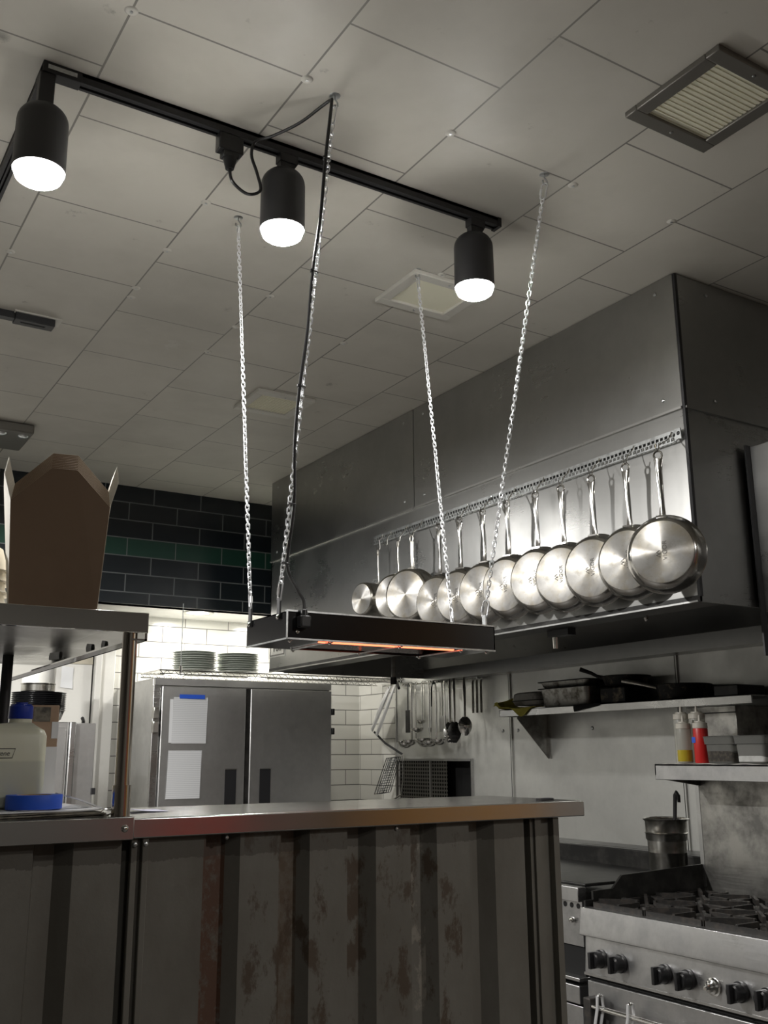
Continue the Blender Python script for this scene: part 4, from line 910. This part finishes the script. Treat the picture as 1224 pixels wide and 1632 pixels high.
MB().tube([(RX-.055, RY0, .528), (RX-.055, RY1-.09, .528)], .011, 12).build('door_handle', 'chrome', od)
MB().box(RX-.07, RX+.002, RY1-.10, RY1-.055, .43, .56).build('handle_bracket', 'castiron', od, bev=.005)
def knob(y, z, wch='knob'):
    k = MB(); mt = Matrix.Translation((RX+.004, y, z)) @ Matrix.Rotation(-PI/2, 4, 'Y')
    k.lathe([(.038, 0), (.038, .012), (.034, .016), (.032, .05), (.026, .056), (0, .058)], mt, 28, False)
    k.box(RX-.072, RX-.01, y-.008, y+.008, z-.034, z+.034, bev=.003)
    o = k.build('knob', 'blackplastic', rg); return o
for y in (3.492, 3.372, 3.122, 3.0, 2.745, 2.62): knob(y, .715)
k = MB(); mt = Matrix.Translation((RX+.004, 2.872, .71)) @ Matrix.Rotation(-PI/2, 4, 'Y')
lab(k.lathe([(.034, 0), (.034, .008), (.028, .01), (.026, .022), (.018, .026), (.016, .04), (.010, .044), (.008, .055), (0, .056)], mt, 24, False).build('thermostat_knob', 'chrome', rg), 'chrome thermostat knob between the black knobs')
# burners: two rows of cast iron spider grates
for r_, x in enumerate((3.53, 3.90)):
    for c_, y in enumerate((3.42, 3.10, 2.78, 2.46, 2.14)):
        mb = MB(); z = .945; hx, hy = .178, .15
        for s_ in (-1, 1):
            mb.box(x+s_*hx-.007, x+s_*hx+.007, y-hy, y+hy, .91, z-.006); mb.box(x-hx, x+hx, y+s_*hy-.007, y+s_*hy+.007, .91, z-.006)
        for q in range(8):
            a = 2*PI*q/8; dx, dy = math.cos(a), math.sin(a); R_ = min(hx/max(abs(dx), 1e-6), hy/max(abs(dy), 1e-6))
            m_ = Matrix.Translation((x, y, 0)) @ Matrix.Rotation(a, 4, 'Z')
            mb.box(.05, R_, -.007, .007, z-.022, z+(.006 if q % 2 else 0), m_)
        g = mb.build('burner_grate', 'castiron', rg, smooth=False)
        MB().lathe([(.05, .908), (.055, .912), (.05, .925), (.03, .93), (0, .931)], Matrix.Translation((x, y, 0)), 20, False).build('burner_head', 'castiron', g)
MB().prism([(3.37, .90), (3.37, .983), (3.495, .985), (3.56, 1.04), (4.12, 1.056), (4.12, .90)], 'y', RY1-.006, RY1+.006).build('side_splash', 'greaseblack', rg, smooth=False)
MB().box(3.32, 3.37, RY1-.006, RY1+.006, .90, .945).build('side_lip', 'greaseblack', rg)
MB().box(4.12, 4.15, RY0, RY1, .1, 1.52).build('backguard', 'sootysteel', rg, bev=.002)
MB().box(4.118, 4.122, RY1-.02, RY1+.004, .95, 1.44).build('backguard_edge', 'steel', rg)
MB().box(3.832, 4.16, RY0, RY1, 1.535, 1.545).box(3.832, 3.842, RY0, RY1, 1.47, 1.545).box(3.832, 4.16, RY1-.01, RY1, 1.49, 1.545).build('high_shelf', 'range', rg, bev=.002)
MB().prism([(3.84, 1.475), (4.16, 1.43), (4.16, 1.49), (3.84, 1.50)], 'y', RY1-.03, RY1-.01).build('shelf_bracket', 'sootysteel', rg)
MB().box(3.36, 4.12, RY0+.05, RY1-.05, 0, .1).build('kick_base', 'blackmetal', rg)
for k, (y, zt, lb) in enumerate(((3.455, .572, 'left steel tongs hung on the oven door handle'), (3.275, .572, 'right steel tongs hung on the oven door handle'))):
    t = T('tongs', lb, 'tongs', (RX-.055, y, .528), 'tongs on the oven handle')
    for q in (-1, 1): MB().tube([(-.014 if q < 0 else .014, .0, .052), (-.017*(-q) if 0 else .018*q, .0, 0), (.016*q, .085, -.30)], (.009, .003), 8, flat=(0, 1, 0)).build('arm', 'chain', t, world=False)
    MB().sphere((0, 0, .052), .014, (1.1, .8, .5)).build('pivot', 'chrome', t, world=False)
# grease marks on the backguard are in the material; items on its shelf
RS = 1.545
tag(MB().sheet(16, 4, lambda u, v: (3.838+.22*v, 3.55-.66*u, RS+.002+.003*math.sin(19*u+5*v)*(1 if v < .4 else .4)), .003).build('shelf_towel', 'towel'), 'folded white towel lining the range shelf under the bottles', 'towel')
def squeeze(loc, body_m, label, fill=None, r=.034, h=.168):
    t = T('squeeze_bottle', label, 'squeeze bottle', loc, 'squeeze bottles on the range shelf')
    MB().lathe([(0, 0), (r*.94, 0), (r, .006), (r, h-.006), (r*.95, h), (0, h)], None, 28, False).build('body', body_m, t, world=False)
    if fill: MB().lathe([(0, .003), (r*.96, .003), (r*1.004, .008), (r*1.004, .062), (0, .062)], None, 28, False).build('liquid', fill, t, world=False)
    c_ = MB().lathe([(r*.96, h-.002), (r*1.03, h), (r*1.0, h+.024), (r*.7, h+.027), (r*.68, h+.033), (0, h+.034)], None, 28, False).build('cap', 'capwhite', t, world=False)
    MB().lathe([(.008, h+.033), (.0045, h+.062), (0, h+.063)], None, 12, False).build('nozzle', 'capwhite', c_, world=False)
    return t
squeeze((3.905, 3.462, RS+.005), 'clearplastic', 'clear squeeze bottle with a little yellow oil, front left', 'oil', .036, .165)
rb = squeeze((3.905, 3.357, RS+.005), 'red', 'red squeeze bottle with white cap', None, .035, .165)
MB().box(-.0358, -.031, .004, .026, .095, .122).build('blue_sticker', 'bluetape', rb, world=False)
squeeze((4.0, 3.555, RS+.005), 'clearplastic', 'taller cloudy squeeze bottle behind the oil bottle, at left', None, .04, .215)
squeeze((4.0, 3.455, RS+.005), 'clearplastic', 'taller cloudy squeeze bottle behind the red bottle', None, .04, .215)
def tub(loc, label, fillm, fh, bm_):
    t = T('food_tub', label, 'tub', loc, 'plastic tubs on the range shelf')
    loft([rrect(.062, .07, .014, 0), rrect(.066, .074, .016, .005), rrect(.070, .079, .016, .085), rrect(.075, .084, .016, .087), rrect(.078, .088, .018, .118), rrect(.076, .086, .018, .121)]).build('tub', bm_, t, world=False)
    loft([rrect(.0625, .0705, .014, .004), rrect(.0668, .0748, .016, .008), rrect(.0685, .077, .016, fh)]).build('contents', fillm, t, world=False)
    loft([rrect(.079, .089, .018, .119), rrect(.08, .09, .018, .123), rrect(.06, .07, .018, .126)]).build('lid', 'smoked', t, world=False)
tub((3.925, 3.215, RS+.005), 'smoky clear plastic tub of dark spice beside red bottle', 'pepper', .055, 'smoked')
tub((3.925, 3.04, RS+.005), 'clear plastic tub of white salt right of the spice tub', 'salt', .08, 'smoked')
t = T('backsplash_box', 'grey steel box on wall behind the squeeze bottles', 'box', (4.4, 3.5, 1.7))
MB().box(4.32, 4.6, 3.47, 3.80, 1.58, 1.839).build('case', 'sootysteel', t, bev=.004); MB().box(4.316, 4.32, 3.47, 3.80, 1.80, 1.806).build('seam', 'seam', t)

# ------------------------------------------------------------------ griddle beyond the range
gr = T('griddle', 'stainless griddle with black back ledge between the pass and range', 'griddle', (3.8, 4.4, 0))
MB().box(3.40, 4.40, 3.66, 5.10, .602, .93).build('body', 'range', gr, bev=.003)
MB().box(3.35, 3.40, 3.675, 5.10, .925, .99).build('front_lip', 'range', gr, bev=.003)
MB().box(3.40, 4.38, 3.675, 5.10, .93, .965).build('griddle_plate', 'greaseblack', gr)
MB().box(3.42, 3.62, 3.70, 4.2, .985, 1.0).build('side_tray', 'greaseblack', gr, bev=.004)
MB().box(4.36, 4.42, 3.66, 5.4, .80, 1.06).box(4.42, 4.60, 3.66, 5.6, 1.03, 1.06).build('back_ledge', 'greaseblack', gr, bev=.006)
MB().box(3.372, 3.40, 3.675, 5.10, .73, .925).build('front_panel', 'range', gr)
for i in range(12): MB().cyl((3.3705, 3.70+.045*i, .905), (3.374, 3.70+.045*i, .905), .012, seg=14).build('vent_hole', 'void', gr)
MB().sphere((3.36, 3.735, .842), .014, (1.2, 1, 1)).build('valve_knob', 'chrome', gr)
MB().box(3.38, 3.395, 3.68, 5.1, .60, .725).build('burner_slot', 'void', gr)
MB().box(3.33, 3.42, 3.67, 5.1, .586, .601).build('shelf_ledge', 'steel', gr, bev=.002)
fc = T('base_drawers', 'stainless drawer base standing under the griddle', 'drawer base', (3.8, 4.4, 0))
MB().box(3.42, 4.38, 3.67, 5.1, .02, .395).build('body', 'range', fc)
MB().box(3.34, 3.42, 3.685, 5.1, .488, .565).build('drawer', 'range', fc, bev=.003); MB().box(3.36, 3.41, 3.69, 5.1, .05, .475).build('drawer', 'range', fc, bev=.003)
MB().box(3.42, 4.38, 3.675, 5.1, .395, .58).build('drawer_bay', 'greaseblack', fc)
bm_ = T('bain_marie_pot', 'ribbed stainless insert pot standing behind the black range splash', 'pot', (4.1, 3.80, .968))
px_, py_ = 4.10, 3.80
MB().lathe([(0, .968), (.088, .968), (.095, .975), (.098, 1.155), (.106, 1.165), (.107, 1.19), (.112, 1.195), (.106, 1.20), (.107, 1.252), (.117, 1.262), (.119, 1.266), (.110, 1.264), (.102, 1.25), (.098, 1.10), (0, 1.09)], Matrix.Translation((px_, py_, 0)), 40, False).build('pot', 'bain', bm_, ang=50)
MB().lathe([(.113, 1.261), (.1205, 1.266), (.113, 1.269), (.108, 1.266), (.113, 1.261)], Matrix.Translation((px_, py_, 0)), 40, False).build('rim', 'chrome', bm_)
t = T('soup_ladle', 'ladle with black hooked handle standing in the insert pot', 'ladle', (px_, py_, 1.1))
MB().tube([(px_+.0, py_-.055, 1.12), (px_+.005, py_-.06, 1.27), (px_+.01, py_-.068, 1.385), (px_+.008, py_-.082, 1.40), (px_+.004, py_-.096, 1.385), (px_, py_-.10, 1.35)], [(.011, .006), (.012, .007), (.013, .007), (.012, .007), (.012, .007), (.011, .006)], 8, flat=(0, 1, 0)).build('handle', 'blackplastic', t)
MB().sphere((px_-.02, py_-.05, 1.13), .035).build('bowl', 'chrome', t)
